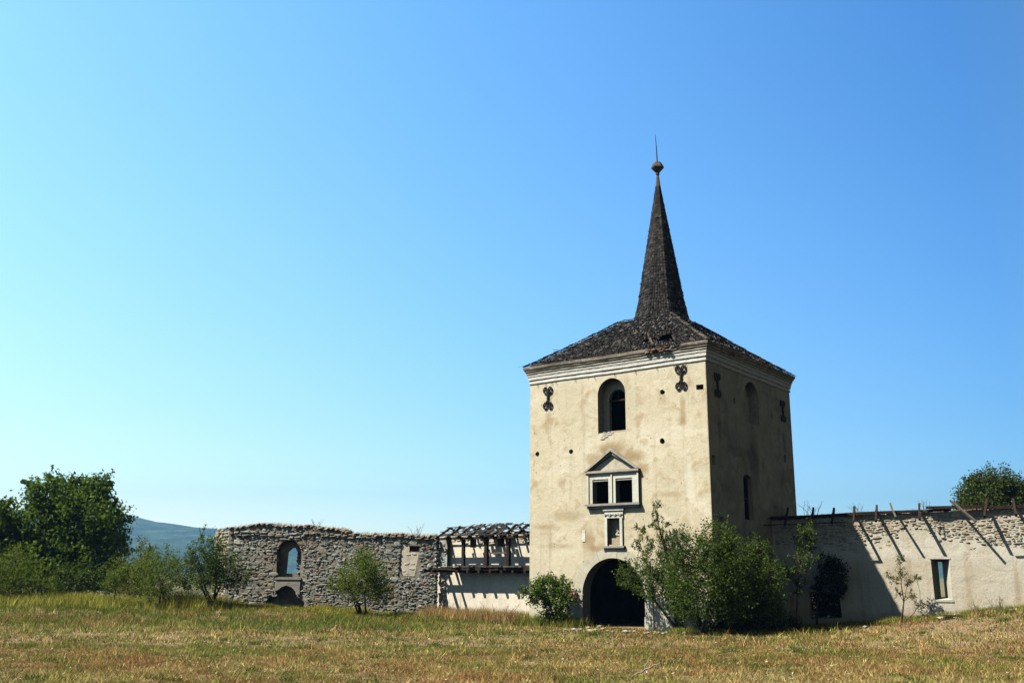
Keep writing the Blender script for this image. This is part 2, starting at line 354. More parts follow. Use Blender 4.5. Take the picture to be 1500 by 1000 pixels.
M_LBRIGHT = leaf_mat('broad green leaves', [(0, (.045,.085,.010)), (.5, (.10,.175,.025)), (1, (.19,.27,.06))])
M_LYEL = leaf_mat('yellow green leaves', [(0, (.05,.065,.010)), (.5, (.12,.14,.022)), (1, (.21,.21,.05))])
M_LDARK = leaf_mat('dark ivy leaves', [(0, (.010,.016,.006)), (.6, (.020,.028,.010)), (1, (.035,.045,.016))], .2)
M_LCHEST = leaf_mat('chestnut leaves', [(0, (.018,.032,.006)), (.5, (.05,.075,.012)), (1, (.12,.14,.03))], .3)
M_RED = simple_mat('red blossom', [(.3, (.35,.03,.02)), (.7, (.5,.06,.03))], 5)

# ------------------------------------------------------------------ ground, far land, hills
def axis(lo, hi, fine, far, n):
    a = np.arange(lo, hi+1e-6, fine); k = np.geomspace(1, (far-hi)/fine, n)[1:]*fine
    kl = np.geomspace(1, (far+lo)/fine, n)[1:]*fine if lo < 0 else None
    return np.concatenate([(lo-kl)[::-1] if kl is not None else [lo-2, lo-8, lo-40, lo-200], a, hi+k])
gx = axis(-46, 46, .5, 9000, 28); gy = axis(6, 74, .5, 9000, 28)
XX, YY = np.meshgrid(gx, gy); ZZ = hgt(XX, YY)
V = np.stack([XX.ravel(), YY.ravel(), ZZ.ravel()], 1); nx, ny = len(gx), len(gy)
me = bpy.data.meshes.new('ground')
idx = np.arange(nx*ny).reshape(ny, nx)
F = np.stack([idx[:-1, :-1].ravel(), idx[:-1, 1:].ravel(), idx[1:, 1:].ravel(), idx[1:, :-1].ravel()], 1)
me.from_pydata(V.tolist(), [], F.tolist()); me.materials.append(M_GROUND); me.polygons.foreach_set('use_smooth', [True]*len(F))
tag(link(bpy.data.objects.new('ground', me)), kind='structure')

def hills():
    t = NT('forested hillside'); a = t.noise(.012, 6, .7); b = t.noise(.05, 4, .7)
    c = t.ramp(a, [(.35, (.010,.028,.012)), (.55, (.05,.095,.035)), (.68, (.14,.16,.07))]); c = t.mix(t.maprange(b, .5, .7, 0, .5), c, (.012,.022,.012))
    m = t.finish(c, 1., b, 1., 8.)
    xs = np.linspace(-3600, 3600, 181); ys = np.linspace(0, 1, 25)
    pk = [(-3600, 150), (-1700, 190), (-1300, 172), (-1000, 128), (-880, 120), (-720, 118), (-560, 108), (-300, 95), (0, 62), (400, 70), (900, 96), (1150, 100), (1700, 90), (2500, 120), (3600, 140)]
    top = np.interp(xs, [p[0] for p in pk], [p[1] for p in pk])
    v = []; f = []
    for j, s in enumerate(ys):
        for i, x in enumerate(xs):
            y = 2100+s*1500+float(vnoise(x, 0, .002, 6))*250
            z = -2+(top[i]+12*float(vnoise(x, s*900, .01, 8))+5*float(vnoise(x, s*900, .05, 9)))*math.sin(min(1, s*1.7)*math.pi/2)*(1 if s < .7 else 1-(s-.7)*1.5)
            v.append((x, y, z))
    n = len(xs)
    for j in range(len(ys)-1):
        for i in range(n-1): f.append((j*n+i, j*n+i+1, (j+1)*n+i+1, (j+1)*n+i))
    me = bpy.data.meshes.new('hills'); me.from_pydata(v, [], f); me.materials.append(m); me.polygons.foreach_set('use_smooth', [True]*len(f))
    tag(link(bpy.data.objects.new('hills', me)), kind='structure')
hills()

# ------------------------------------------------------------------ masonry helper
def stones(mb, x0, x1, z0, z1, rng, keep=lambda x, z: True, y=0., lh=(.10,.20), lw=(.14,.42), pr=(.02,.07), gap=.018, skip=.03, axis='front', mi=0, rough=.2):
    """irregular courses of separate stones standing proud of the plane y (towards -y)"""
    zlo, zhi = (z0, z1)
    z = zlo
    while z < zhi:
        h = rng.uniform(*lh); x = x0-rng.uniform(0, .2)
        while x < x1:
            l = rng.uniform(*lw)*(1.35 if rng.random() < .12 else 1); hh = h*rng.uniform(.75, 1.2)
            cx, cz = x+l/2, z+h/2+rng.uniform(-.3, .3)*h+.05*math.sin(x*1.7+z*3)
            x += l
            if cx-l*.4 < x0 or cx+l*.4 > x1 or rng.random() < skip or not keep(cx, cz): continue
            rx, rz = l/2-gap*rng.uniform(.3, 1), hh/2-gap*rng.uniform(.3, 1)
            p = rng.uniform(*pr); n = rng.choice((6, 7, 8)); ph = rng.uniform(0, 6.28); pts = []
            tl = rng.uniform(-.14, .14)
            for k in range(n):
                a = ph+2*math.pi*k/n; c, s_ = math.cos(a), math.sin(a)
                e = 1/max(abs(c), abs(s_))**.75*rng.uniform(1-rough, 1.06)
                px, pz = c*rx*min(e, 1.25), s_*rz*min(e, 1.25)
                pts.append((px, pz+px*tl*.5))
            vs = []
            for px, pz in pts: vs.append((cx+px, y+.05, cz+pz))
            for px, pz in pts: vs.append((cx+px, y-p*rng.uniform(.15, .5), cz+pz))
            q = rng.uniform(.55, .8)
            for px, pz in pts: vs.append((cx+px*q, y-p*rng.uniform(.8, 1.15), cz+pz*q))
            vs.append((cx, y-p*rng.uniform(.95, 1.25), cz)); fs = []
            for k in range(n):
                j = (k+1) % n
                fs += [(k, j, n+j, n+k), (n+k, n+j, 2*n+j, 2*n+k), (2*n+k, 2*n+j, 3*n)]
            if axis == 'end+x': vs = [(-(b), a, c) for a, b, c in vs]      # face looks +x
            elif axis == 'end-x': vs = [(b, a, c) for a, b, c in vs]
            mb.add(vs, fs, mi)
        z += h

def rock(mb, c, r, rng, mi=0):
    bm = bmesh.new(); bmesh.ops.create_icosphere(bm, subdivisions=1, radius=1)
    vs = [(c[0]+v.co.x*r[0]*rng.uniform(.75, 1.15), c[1]+v.co.y*r[1]*rng.uniform(.75, 1.15), c[2]+v.co.z*r[2]*rng.uniform(.7, 1.1)) for v in bm.verts]
    mb.add(vs, [tuple(v.index for v in f.verts) for f in bm.faces], mi); bm.free()

def arch_poly(x0, x1, z0, zs, n=14, rise=None):
    cx, r = (x0+x1)/2, (x1-x0)/2; rz = rise or r
    return [(x0, z0), (x1, z0)]+[(cx+r*math.cos(math.pi*k/n), zs+rz*math.sin(math.pi*k/n)) for k in range(n+1)]
def front_cut(poly, y0, y1):
    m = MB(); m.prism(poly, lambda x, z: (x, y0, z), lambda x, z: (x, y1, z)); return m
def side_cut(poly, x0, x1):
    m = MB(); m.prism(poly, lambda y, z: (x0, y, z), lambda y, z: (x1, y, z)); return m

# ------------------------------------------------------------------ the gate tower
def tower():
    rng = random.Random(11)
    T = empty('gate_tower', (TL[0], TL[1], 0), -AL, label='cream plastered square gate tower with a tall dark shingled spire', cat='tower')
    Hw = 12.0
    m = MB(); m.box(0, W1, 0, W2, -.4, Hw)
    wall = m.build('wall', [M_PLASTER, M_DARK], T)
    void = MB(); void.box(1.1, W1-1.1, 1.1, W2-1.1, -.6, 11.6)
    cs = [void]
    cs.append(front_cut(arch_poly(3.12, 6.45, -.5, 1.45, 20), -.3, 1.4))                          # gate
    cs.append(front_cut(arch_poly(4.09, 5.64, 8.93, 10.8, 18), -.3, .55))                         # arched window recess
    cs.append(front_cut(arch_poly(4.40, 5.36, 9.1, 10.62, 16), .4, 1.4))
    bk = MB(); bk.box(3.4, 6.4, .26, 1.4, 5.3, 7.1); bk.box(3.9, 5.8, .75, 1.4, 8.95, 11.4); bk.box(2.5, 7.1, .62, 1.4, -.5, 3.8); cs.append(bk)
    two = MB()
    for a, b in ((3.79, 4.68), (5.07, 5.97)):
        two.prism([(a, 5.62), (b, 5.62), (b, 6.74), (a, 6.74)], lambda x, z: (x, -.3, z), lambda x, z: (x, 1.4, z))
    cs.append(two)
    hol = MB()
    hol.prism([(4.56, 3.72), (5.24, 3.72), (5.24, 4.93), (4.56, 4.93)], lambda x, z: (x, -.3, z), lambda x, z: (x, .32, z))
    for a, z, r in ((.46, 8.21, .13), (2.49, 8.2, .13), (7.55, 8.31, .14), (7.63, 10.59, .13)):
        hol.prism([(a+r*rng.uniform(.8, 1.15)*math.cos(k*.785), z+r*rng.uniform(.8, 1.15)*math.sin(k*.785)) for k in range(8)], lambda x, z: (x, -.3, z), lambda x, z: (x, .6, z))
    hol.prism([(9.37, 10.5), (9.72, 10.48), (9.73, 10.72), (9.36, 10.73)], lambda x, z: (x, -.3, z), lambda x, z: (x, .5, z))
    cs.append(hol)
    cs.append(side_cut(arch_poly(4.02, 5.62, 9.5, 10.78, 16), W1-.5, W1+.3))                    # blind arch on the side
    cs.append(side_cut(arch_poly(3.4, 4.34, 4.9, 6.78, 10, .2), W1-1.3, W1+.3)); bk2 = MB(); bk2.box(W1-1.4, W1-.3, 3.0, 4.8, 4.7, 7.2); cs.append(bk2)
    sd = MB()
    for b, z, w_, h_ in ((.42, 7.35, .17, .22), (.95, 4.72, .2, .2), (8.58, 8.18, .16, .2), (2.85, 10.35, .1, .15), (7.2, 10.2, .08, .15)):
        sd.prism([(b-w_, z-h_), (b+w_, z-h_*.9), (b+w_*.9, z+h_), (b-w_, z+h_*.9)], lambda y, z: (W1-.5, y, z), lambda y, z: (W1+.3, y, z))
    cs.append(sd)
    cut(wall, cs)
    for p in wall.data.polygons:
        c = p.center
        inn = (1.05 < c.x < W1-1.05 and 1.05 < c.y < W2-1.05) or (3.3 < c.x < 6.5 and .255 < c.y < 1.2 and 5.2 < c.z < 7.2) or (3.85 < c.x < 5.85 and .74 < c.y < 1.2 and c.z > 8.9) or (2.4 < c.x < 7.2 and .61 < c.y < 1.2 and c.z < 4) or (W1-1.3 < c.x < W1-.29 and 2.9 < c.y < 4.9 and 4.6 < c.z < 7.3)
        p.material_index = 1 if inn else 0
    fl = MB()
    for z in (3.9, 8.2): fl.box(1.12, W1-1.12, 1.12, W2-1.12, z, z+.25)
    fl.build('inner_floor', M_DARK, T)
    sl_ = MB(); sl_.box(W1-.28, W1-.20, 3.42, 3.50, 4.9, 6.85); sl_.box(W1-.28, W1-.20, 4.24, 4.32, 4.9, 6.85); sl_.box(W1-.28, W1-.20, 3.50, 4.24, 5.85, 5.93)
    sl_.build('side_window_frame', M_WOOD, T)
    # cornice: profile swept round the four sides, with small dents
    prof = [(0, 11.78), (.05, 11.80), (.06, 11.86), (.03, 11.88), (.03, 11.98), (.08, 12.0), (.09, 12.17), (.12, 12.18), (.13, 12.29), (.17, 12.31), (.18, 12.41), (.23, 12.43), (.24, 12.51), (.29, 12.53), (.305, 12.62), (.31, 12.66), (0, 12.67)]
    c = MB(); ns = 40; rings = []
    for o, z in prof:
        ring = []; o *= .9
        cor = [(-o, -o), (W1+o, -o), (W1+o, W2+o), (-o, W2+o)]
        for k in range(4):
            (xa, ya), (xb, yb) = cor[k], cor[(k+1) % 4]
            for i in range(ns):
                t = i/ns; x, y = xa+(xb-xa)*t, ya+(yb-ya)*t
                e = .005 if .02 < t < .98 else 0
                if k == 0 and .70 < t < .86 and o > .2: e = .05; z2 = z-rng.uniform(0, .10)
                elif k == 1 and .2 < t < .3 and o > .25: e = .03; z2 = z-rng.uniform(0, .05)
                else: z2 = z+rng.uniform(-.003, .003)+.012*math.sin(t*9+k)
                ring.append((x+rng.uniform(-e, e), y+(rng.uniform(0, e*2) if e > .02 else rng.uniform(-e, e)), z2))
        rings.append(ring)
    n4 = ns*4; vs = [p for r in rings for p in r]
    c.add(vs, [(j*n4+i, j*n4+(i+1) % n4, (j+1)*n4+(i+1) % n4, (j+1)*n4+i) for j in range(len(prof)-1) for i in range(n4)])
    cor = c.build('cornice', M_CORNICE, T)
    b = MB()
    for i in range(16): rock(b, (rng.uniform(6.9, 8.4), -.27+rng.uniform(-.03, .06), rng.uniform(12.44, 12.62)), (.13, .06, .035), rng)
    b.build('exposed_brick', M_BRICK, cor)
    for a in list(np.arange(.5, 9.7, 1.15))+[1.0, 1.4, 8.3, 8.9]:
        h = MB(); h.tube([(a, -.02, 11.87), (a+.01, -.06, 11.70), (a+.01, -.04, 11.62)], .012, 4); h.build('hook', M_IRON, cor)
    # main roof: dark decking and hundreds of separate shingles
    E_, zE, rT, zT = .275, 12.68, 1.42, 15.42
    cxm, cym = W1/2, W2/2
    def quadpt(face, s, t):          # face 0..3, s -1..1 along, t 0..1 up
        hx, hy = (W1/2+E_)*(1-t)+rT*t, (W2/2+E_)*(1-t)+rT*t; z = zE+(zT-zE)*t
        z -= .06*math.sin(math.pi*t)                                     # sagging
        return ((cxm+s*hx, cym-hy, z), (cxm+hx, cym+s*hy, z), (cxm-s*hx, cym+hy, z), (cxm-hx, cym-s*hy, z))[face]
    hole = lambda f, s, t: f == 0 and (((.25+.5*(t-.20) < s < .43+.5*(t-.20)) and .20 < t < .36) or ((.47+.5*(t-.2) < s < .70+.1*(t-.2)) and .16 < t < .42))
    d = MB()
    for f in range(4):
        ni_, nj = 60, 24
        for j in range(nj):
            for i in range(ni_):
                sa, sb, ta, tb = -1+2*i/ni_, -1+2*(i+1)/ni_, j/nj, (j+1)/nj
                if hole(f, (sa+sb)/2, (ta+tb)/2): continue
                d.add([Vector(quadpt(f, a, b))-Vector((0, 0, .10)) for a, b in ((sa, ta), (sb, ta), (sb, tb), (sa, tb))], [(0, 1, 2, 3)])
    roof = d.build('roof', M_DARK, T, fixn=False)
    sh = MB()
    for f in range(4):
        rows = 30
        for j in range(rows):
            t0 = j/rows; x0, y0, z0 = quadpt(f, -1, t0); x1, y1, z1 = quadpt(f, 1, t0); L = math.hypot(x1-x0, y1-y0)
            n = int(L/.105)
            for i in range(n):
                s0 = -1+2*i/n; s1 = -1+2*(i+1)/n-.012; sm = (s0+s1)/2
                if hole(f, sm, t0+.02) or rng.random() < .035: continue
                ts = min(1, t0+2.1/rows*rng.uniform(.85, 1.1)); dt = rng.uniform(-.35, .2)/rows
                lift = abs(rng.gauss(0, .028))+.03; sk = rng.gauss(0, .010)
                if rng.random() < .07: sk *= 5; lift += .04
                a = Vector(quadpt(f, s0+sk, max(-.006, t0+dt))); b_ = Vector(quadpt(f, s1+sk, max(-.006, t0+dt+rng.uniform(-.15, .15)/rows)))
                q = Vector(quadpt(f, max(-1, min(1, s1)), ts)); p = Vector(quadpt(f, max(-1, min(1, s0)), ts))
                lz = Vector((0, 0, lift)); l2 = Vector((0, 0, -.035)); tw = Vector((0, 0, rng.uniform(-.02, .02)))
                th = Vector((0, 0, -.018))
                sh.add([a+lz+tw, b_+lz-tw, q+l2, p+l2, a+lz+tw+th, b_+lz-tw+th], [(0, 1, 2, 3), (0, 4, 5, 1)])
    sh.build('shingle_cover', M_SHING, roof, fixn=False)
    rf = MB()
    for s in (.46,): rf.beam(Vector(quadpt(0, s, .08))-Vector((0, 0, .06)), Vector(quadpt(0, s*.72, .52))-Vector((0, 0, .06)), .09, .1)
    rf.build('bare_rafter', M_GWOOD, roof)
    for s in (-1, 1):
        for f in (0, 2):
            hp = MB()
            for j in range(19):
                a = Vector(quadpt(f, s, j/20)); b_ = Vector(quadpt(f, s, (j+1)/20))
                hp.beam(a+Vector((0, 0, .035+rng.uniform(0, .02))), b_+Vector((0, 0, .03)), .17, .03, rng.uniform(-.3, .3))
            hp.build('hip_cap', M_GWOOD, roof)
    # spire
    cxm, cym = W1/2+.10, W2/2+.08                                       # the spire stands a little off centre
    sp = MB(); nrow = 46; zb, zt, rb, rt = 15.2, 23.0, 1.50, .16
    rad = lambda z: rb+(rt-rb)*((z-zb)/(zt-zb))+.10*max(0, 1-(z-zb)/1.6)**2
    core = []
    for z in (zb, zb+.8, zb+1.6, zt):
        core += [(cxm+(rad(z)-.04)*math.cos(k*math.pi/4), cym+(rad(z)-.04)*math.sin(k*math.pi/4), z) for k in range(8)]
    sp.add(core, [(j*8+k, j*8+(k+1) % 8, j*8+8+(k+1) % 8, j*8+8+k) for j in range(3) for k in range(8)])
    for j in range(nrow):
        z0 = zb+(zt-zb)*j/nrow; z1 = z0+(zt-zb)/nrow*1.5; r0 = rad(z0); r1 = rad(min(z1, zt))
        for k in range(8):
            a0, a1 = k*math.pi/4, (k+1)*math.pi/4
            A = Vector((math.cos(a0), math.sin(a0), 0)); B = Vector((math.cos(a1), math.sin(a1), 0)); C_ = Vector((cxm, cym, 0))
            n = max(1, int((A-B).length*r0/.125))
            for i in range(n):
                u0, u1 = i/n, (i+1)/n-.03
                if rng.random() < .012: continue
                li = 1+abs(rng.gauss(.018, .014)); dz = rng.uniform(-.05, .02); o = rng.uniform(-.012, .012)
                P = lambda u_, r_, z_: C_+(A*(1-u_)+B*u_)*r_+Vector((0, 0, z_))
                sp.add([P(u0, r0*li+o, z0+dz), P(u1, r0*li-o, z0+dz+rng.uniform(-.015, .015)), P(u1, r1*.985, z1), P(u0, r1*.985, z1), P(u0, r0*li+o-.025, z0+dz), P(u1, r0*li-o-.025, z0+dz)], [(0, 1, 2, 3), (0, 4, 5, 1)])
    spire = sp.build('spire', M_SPIRE, T, fixn=False)
    fn = MB()
    def ring(z, r, n=8): return [(cxm+r*math.cos((k+.5)*2*math.pi/n), cym+r*math.sin((k+.5)*2*math.pi/n), z) for k in range(n)]
    zs = [(22.9, .17), (23.1, .14), (23.75, .07), (23.8, .11), (23.86, .11), (23.88, .08), (24.18, .35), (24.26, .35), (24.50, .22), (24.56, .03)]
    fn.add([p for z, r in zs for p in ring(z, r, 6)], [(j*6+k, j*6+(k+1) % 6, j*6+6+(k+1) % 6, j*6+6+k) for j in range(len(zs)-1) for k in range(6)])
    fn.build('finial', M_RUST, spire)
    rd = MB(); rd.tube([(cxm, cym, 24.5), (cxm-.03, cym+.01, 25.4), (cxm-.09, cym+.03, 26.25)], [.04, .03, .012], 6); rd.build('lightning_rod', M_IRON, spire)
    # gate surround: voussoir ring and jamb blocks, slightly proud
    g = MB(); cx_, zc, ri, ro = 4.785, 1.45, 1.665, 2.12
    nv = 11
    for k in range(nv):
        a0, a1 = math.pi*(k+.006)/nv, math.pi*(k+.994)/nv; pl = []
        for i in range(4): a = a0+(a1-a0)*i/3; pl.append((cx_+ri*math.cos(a), zc+ri*math.sin(a)))
        for i in range(4): a = a1+(a0-a1)*i/3; r_ = ro+.02*math.sin(k*5); pl.append((cx_+r_*math.cos(a), zc+r_*math.sin(a)))
        yy = -.035-.008*(k % 3)
        g.prism(pl, lambda x, z: (x, yy, z), lambda x, z: (x, .02, z))
    for a, b in ((2.70, 3.12), (6.45, 6.87)):
        for z0, z1 in ((-.3, .55), (.56, 1.44)): g.box(a+rng.uniform(-.03, .03), b, -.04-rng.uniform(0, .01), .02, z0, z1)
    for a, b in ((2.68, 3.17), (6.40, 6.89)): g.box(a, b, -.06, .3, 1.41, 1.475)
    g.build('gate_surround', M_STONEW, T)
    # double window
    f = MB()
    f.box(3.55, 6.30, -.10, .02, 6.745, 6.98); f.box(3.50, 6.35, -.15, .02, 6.98, 7.04)
    for a, b in ((3.58, 3.79), (4.68, 5.07), (5.97, 6.27)): f.box(a, b, -.10, .02, 5.60, 6.745)
    for a, b in ((3.53, 3.60), (4.84, 4.91), (6.25, 6.33)): f.box(a, b, -.15, -.10, 5.60, 6.95)
    for a, b in ((3.72, 3.79), (4.68, 4.75), (5.0, 5.07), (5.97, 6.04)): f.box(a, b, -.06, .18, 5.602, 6.76)
    for a, b in ((3.79, 4.68), (5.07, 5.97)): f.box(a, b, -.06, .18, 6.66, 6.743)
    dw = f.build('double_window', M_FRAME, T)
    s_ = MB(); s_.box(3.42, 6.40, -.24, .02, 5.50, 5.60); s_.box(3.50, 6.32, -.14, .02, 5.38, 5.50); s_.build('sill', M_GREYP, dw)  # sill darker than the frame, its shade put into the colour
    p_ = MB(); ax, bx, mx, zb_, zp = 3.42, 6.38, 4.9, 7.04, 8.2
    p_.box(ax, bx, -.22, .02, zb_, zb_+.10)
    for x0 in (ax, bx):
        sg = 1 if x0 == mx else 0
        for o0, o1, yy in ((0, .13, -.24), (.13, .25, -.15)):
            k = (zp-zb_)/(mx-ax); off = lambda o: o*math.hypot(1, k)
            p_.prism([(x0, zb_+.10-off(o0)+off(0)), (mx, zp-off(o0)), (mx, zp-off(o1)), (x0+(1 if x0 < mx else -1)*.12, zb_+.10)], lambda x, z: (x, yy, z), lambda x, z: (x, .02, z))
    p_.build('pediment', M_PED, dw)
    ty = MB(); ty.prism([(ax+.3, zb_+.10), (bx-.3, zb_+.10), (mx, zp-.22)], lambda x, z: (x, -.03, z), lambda x, z: (x, .02, z)); ty.build('tympanum', M_CORN, dw)
    # arched window: transom and broken sill
    a = MB(); a.box(4.38, 5.38, .60, .68, 10.54, 10.63); a.box(4.86, 4.90, .62, .66, 10.63, 11.10)
    aw = a.build('arched_window', M_WOOD, T)
    a = MB()
    stones(a, 4.10, 5.05, 8.56, 8.95, rng, lambda x, z: z > 8.62+.30*max(0, x-4.35), 0, (.08,.12), (.14,.34), (.012,.03), .006, .0)
    a.box(4.12, 5.60, .05, .40, 8.90, 8.97)
    a.build('broken_sill', M_PALE, aw)
    # niche
    nn = MB(); nn.box(4.42, 5.42, -.07, .02, 4.93, 5.27); nn.box(4.36, 5.48, -.12, .02, 5.27, 5.36)
    nn.box(4.43, 4.56, -.08, .02, 3.66, 4.93); nn.box(5.24, 5.38, -.08, .02, 3.66, 4.93)
    for k in range(7): nn.tube([(4.5+k*.14-.05, -.08, 5.02+.06*(k % 2)), (4.5+k*.14, -.11, 5.12), (4.5+k*.14+.05, -.08, 5.02+.06*((k+1) % 2))], .03, 5)
    ni = nn.build('niche', M_FRAME, T)
    nn = MB(); nn.box(4.30, 5.50, -.17, .02, 3.57, 3.66); nn.build('sill', M_GREYP, ni)
    nn = MB()
    for i in range(26): rock(nn, (rng.uniform(4.6, 5.2), .30, rng.uniform(3.78, 4.85)), (.10, .05, .06), rng)
    nn.build('rubble_back', M_PALE, ni); nn = MB(); nn.box(4.58, 5.22, .12, .31, 3.73, 4.02); nn.build('brick_ledge', M_PALE, ni)
    pl = MB(); pl.box(3.12, 3.31, -.025, .01, 3.88, 4.42); pl.box(3.14, 3.29, -.032, -.025, 4.33, 4.40); pl.tube([(3.215, -.02, 4.02), (3.215, -.04, 4.02)], .018, 6); pl.build('stone_plaque', M_FRAME, T)
    # wrought iron wall anchors, a heart above and a heart below
    def anchor(fr, par):
        m = MB(); P = lambda x, z, d=.05: fr(x, d, z)
        for sg in (1, -1):
            zc_ = 0
            for sx in (1, -1):
                pts = []
                for k in range(22):
                    t = k/21; ang = -math.pi*.62+t*math.pi*2.15; r_ = .145*(1-.62*t)
                    pts.append(P(sx*(.125+.02*(1-t)-.0+r_*math.cos(ang)*1.0), sg*(.42+r_*math.sin(ang)*1.25)))
                m.tube([P(0, sg*.10)]+pts, [.044]*6+[.038]*17, 5)
            m.tube([P(0, sg*.02), P(0, sg*.34)], [.05, .025], 6); m.tube([P(0, sg*.34), P(0, sg*.46)], .035, 6)
        m.tube([P(-.05, -.03), P(-.05, .03)], .03, 5); m.tube([P(.05, -.03), P(.05, .03)], .03, 5); m.tube([P(0, 0, -.05), P(0, 0, .09)], .05, 6)
        m.build('wall_anchor', M_IRON, par)
    anchor(lambda x, d, z: (1.14+x, -d, 10.99+z), T); anchor(lambda x, d, z: (8.63+x, -d, 11.15+z), T)
    anchor(lambda x, d, z: (W1+d, 1.05+x, 10.82+z), T); anchor(lambda x, d, z: (W1+d, 8.6+x, 10.65+z), T)
    return T
tower()

# ------------------------------------------------------------------ east wall with rafter stubs
def east_wall():
    rng = random.Random(21)
    E = empty('curtain_wall', (*RW, 0), -RWA, label='long courtyard wall of bare rubble above beige plaster, right of the tower', cat='wall')
    L = 17.0; top = lambda x: 5.08+.028*x
    m = MB(); vs = []; n = 68
    for i in range(n+1):
        x = -1.2+(L+1.2)*i/n; z = top(x)-.03+rng.uniform(-.02, .02)
        vs += [(x, 0, -.6), (x, 0, z), (x, .9, z+rng.uniform(-.05, .05)), (x, .9, -1.5)]
    fs = [(4*i+k, 4*i+4+k, 4*i+4+(k+1) % 4, 4*i+(k+1) % 4) for i in range(n) for k in range(4)]+[(3, 2, 1, 0), (4*n, 4*n+1, 4*n+2, 4*n+3)]
    m.add(vs, fs)
    wall = m.build('wall', M_RWALL, E)
    wc = MB(); y1 = 1.2
    fr = [(6.97, 1.38), (7.70, 1.42), (7.73, 3.17), (6.95, 3.14)]; bk = [(7.22, 1.5), (7.39, 1.5), (7.39, 3.05), (7.22, 3.05)]
    ext = [(a+(a-c)*.4, b+(b-d)*.4) for (a, b), (c, d) in zip(fr, bk)]
    wc.add([(x, -.36, z) for x, z in ext]+[(x, .901, z) for x, z in bk]+[(x, 1.2, z) for x, z in bk], [(0,1,2,3), (0,4,5,1), (1,5,6,2), (2,6,7,3), (3,7,4,0), (4,8,9,5), (5,9,10,6), (6,10,11,7), (7,11,8,4), (8,11,10,9)])
    dc = MB(); dc.prism([(1.5, .42), (2.95, .5), (2.9, 1.62), (1.55, 1.66)], lambda x, z: (x, -.3, z), lambda x, z: (x, 1.3, z))
    cut(wall, [wc, dc])
    # bare masonry in the upper part, ragged lower edge
    edge = lambda x: 3.62+.5*fbm(x, 0, .8, 12)-.25+.35*vnoise(x, 5, .23, 3)+(.75*math.exp(-((x-6.3)/1.1)**2))
    s = MB()
    def keep(x, z):
        if z > top(x)-.02: return False
        e = float(edge(x)); return z > e+(rng.random()-.5)*.5
    stones(s, .0, L, 3.2, 5.7, rng, keep, 0, (.06,.12), (.10,.38), (.008,.05), .010, .06, rough=.4)
    stones(s, .0, L, 3.0, 5.0, rng, lambda x, z: keep(x, z+.35) and rng.random() < .3, 0.02, (.06,.12), (.10,.3), (.005,.04), .010, .06, rough=.4)
    for i in range(150): rock(s, (rng.uniform(.1, L), rng.uniform(.0, .6), 0), (.13, .12, .06), rng); 
    s.v = [(x, y, z+top(x)-.04 if abs(z) < .2 else z) for x, y, z in s.v]
    for x0, z0, l, h in ((8.0, 5.03, .5, .26), (8.85, 5.06, .6, .27), (7.4, 5.02, .3, .2), (9.55, 5.08, .4, .2)): s.box(x0, x0+l, -.04, .05, z0, z0+h)
    s.build('bare_masonry', M_PALE, wall)
    lt = MB(); lt.box(6.90, 7.78, -.02, .04, 3.17, 3.25); lt.build('lintel', M_RWALL, wall); lt = MB(); lt.box(6.97, 7.74, -.03, .25, 1.30, 1.375); lt.build('sill', M_STONEW, wall)
    # wall plate and rafters
    b = MB()
    b.beam((-.9, -.08, top(-.9)+.03), (5.9, -.10, top(5.9)+.04), .14, .13, 0, 0, .012, rng); b.beam((5.8, -.09, top(5.8)+.04), (8.0, -.06, top(8)+.04), .13, .12, 0, 0, .012, rng)
    b.beam((6.95, -.24, top(7)+.17), (9.4, -.16, top(9.4)+.10), .17, .13, 0, 0, .015, rng); b.beam((9.3, -.1, top(9.3)+.04), (L, -.1, top(L)+.04), .15, .13, 0, 0, .012, rng)
    b.build('wall_plate', M_WOOD, E)
    for x, dx in ((.75, 0), (1.95, .03), (2.9, 0), (3.83, .02), (4.83, 0), (6.68, 0), (9.5, -.18), (10.55, 0), (12.0, .05), (13.4, 0), (14.7, .04)):
        r = MB(); ln = rng.uniform(.93, 1.08)
        r.beam((x, .35, top(x)+.42+rng.uniform(-.06, .06)), (x+dx, -.93*ln, top(x)-.38), .09, .11, 0, 0, .012, rng); r.build('rafter', M_WOOD, E)
    for x, dx, zz in ((5.45, .25, .45), (8.0, .95, .45)):
        r = MB(); r.beam((x, -.05, top(x)+zz), (x+dx, -.95, top(x)-(.25 if dx < .5 else .55)), .08, .09, .3, 0, .012, rng); r.build('loose_rafter', M_GWOOD, E)
    ba = MB(); ba.beam((-.6, -.95, top(0)-.36), (3.9, -.95, top(3.9)-.38), .05, .04, 0, 0, .01, rng); ba.beam((-.6, -.5, top(0)-.02), (2.0, -.5, top(2)-.02), .05, .04, 0, 0, .01, rng)
    ba.beam((9.4, -.95, top(9.4)-.33), (14.8, -.95, top(14.8)-.33), .05, .04, 0, 0, .01, rng); ba.build('eave_batten', M_WOOD, E)
east_wall()

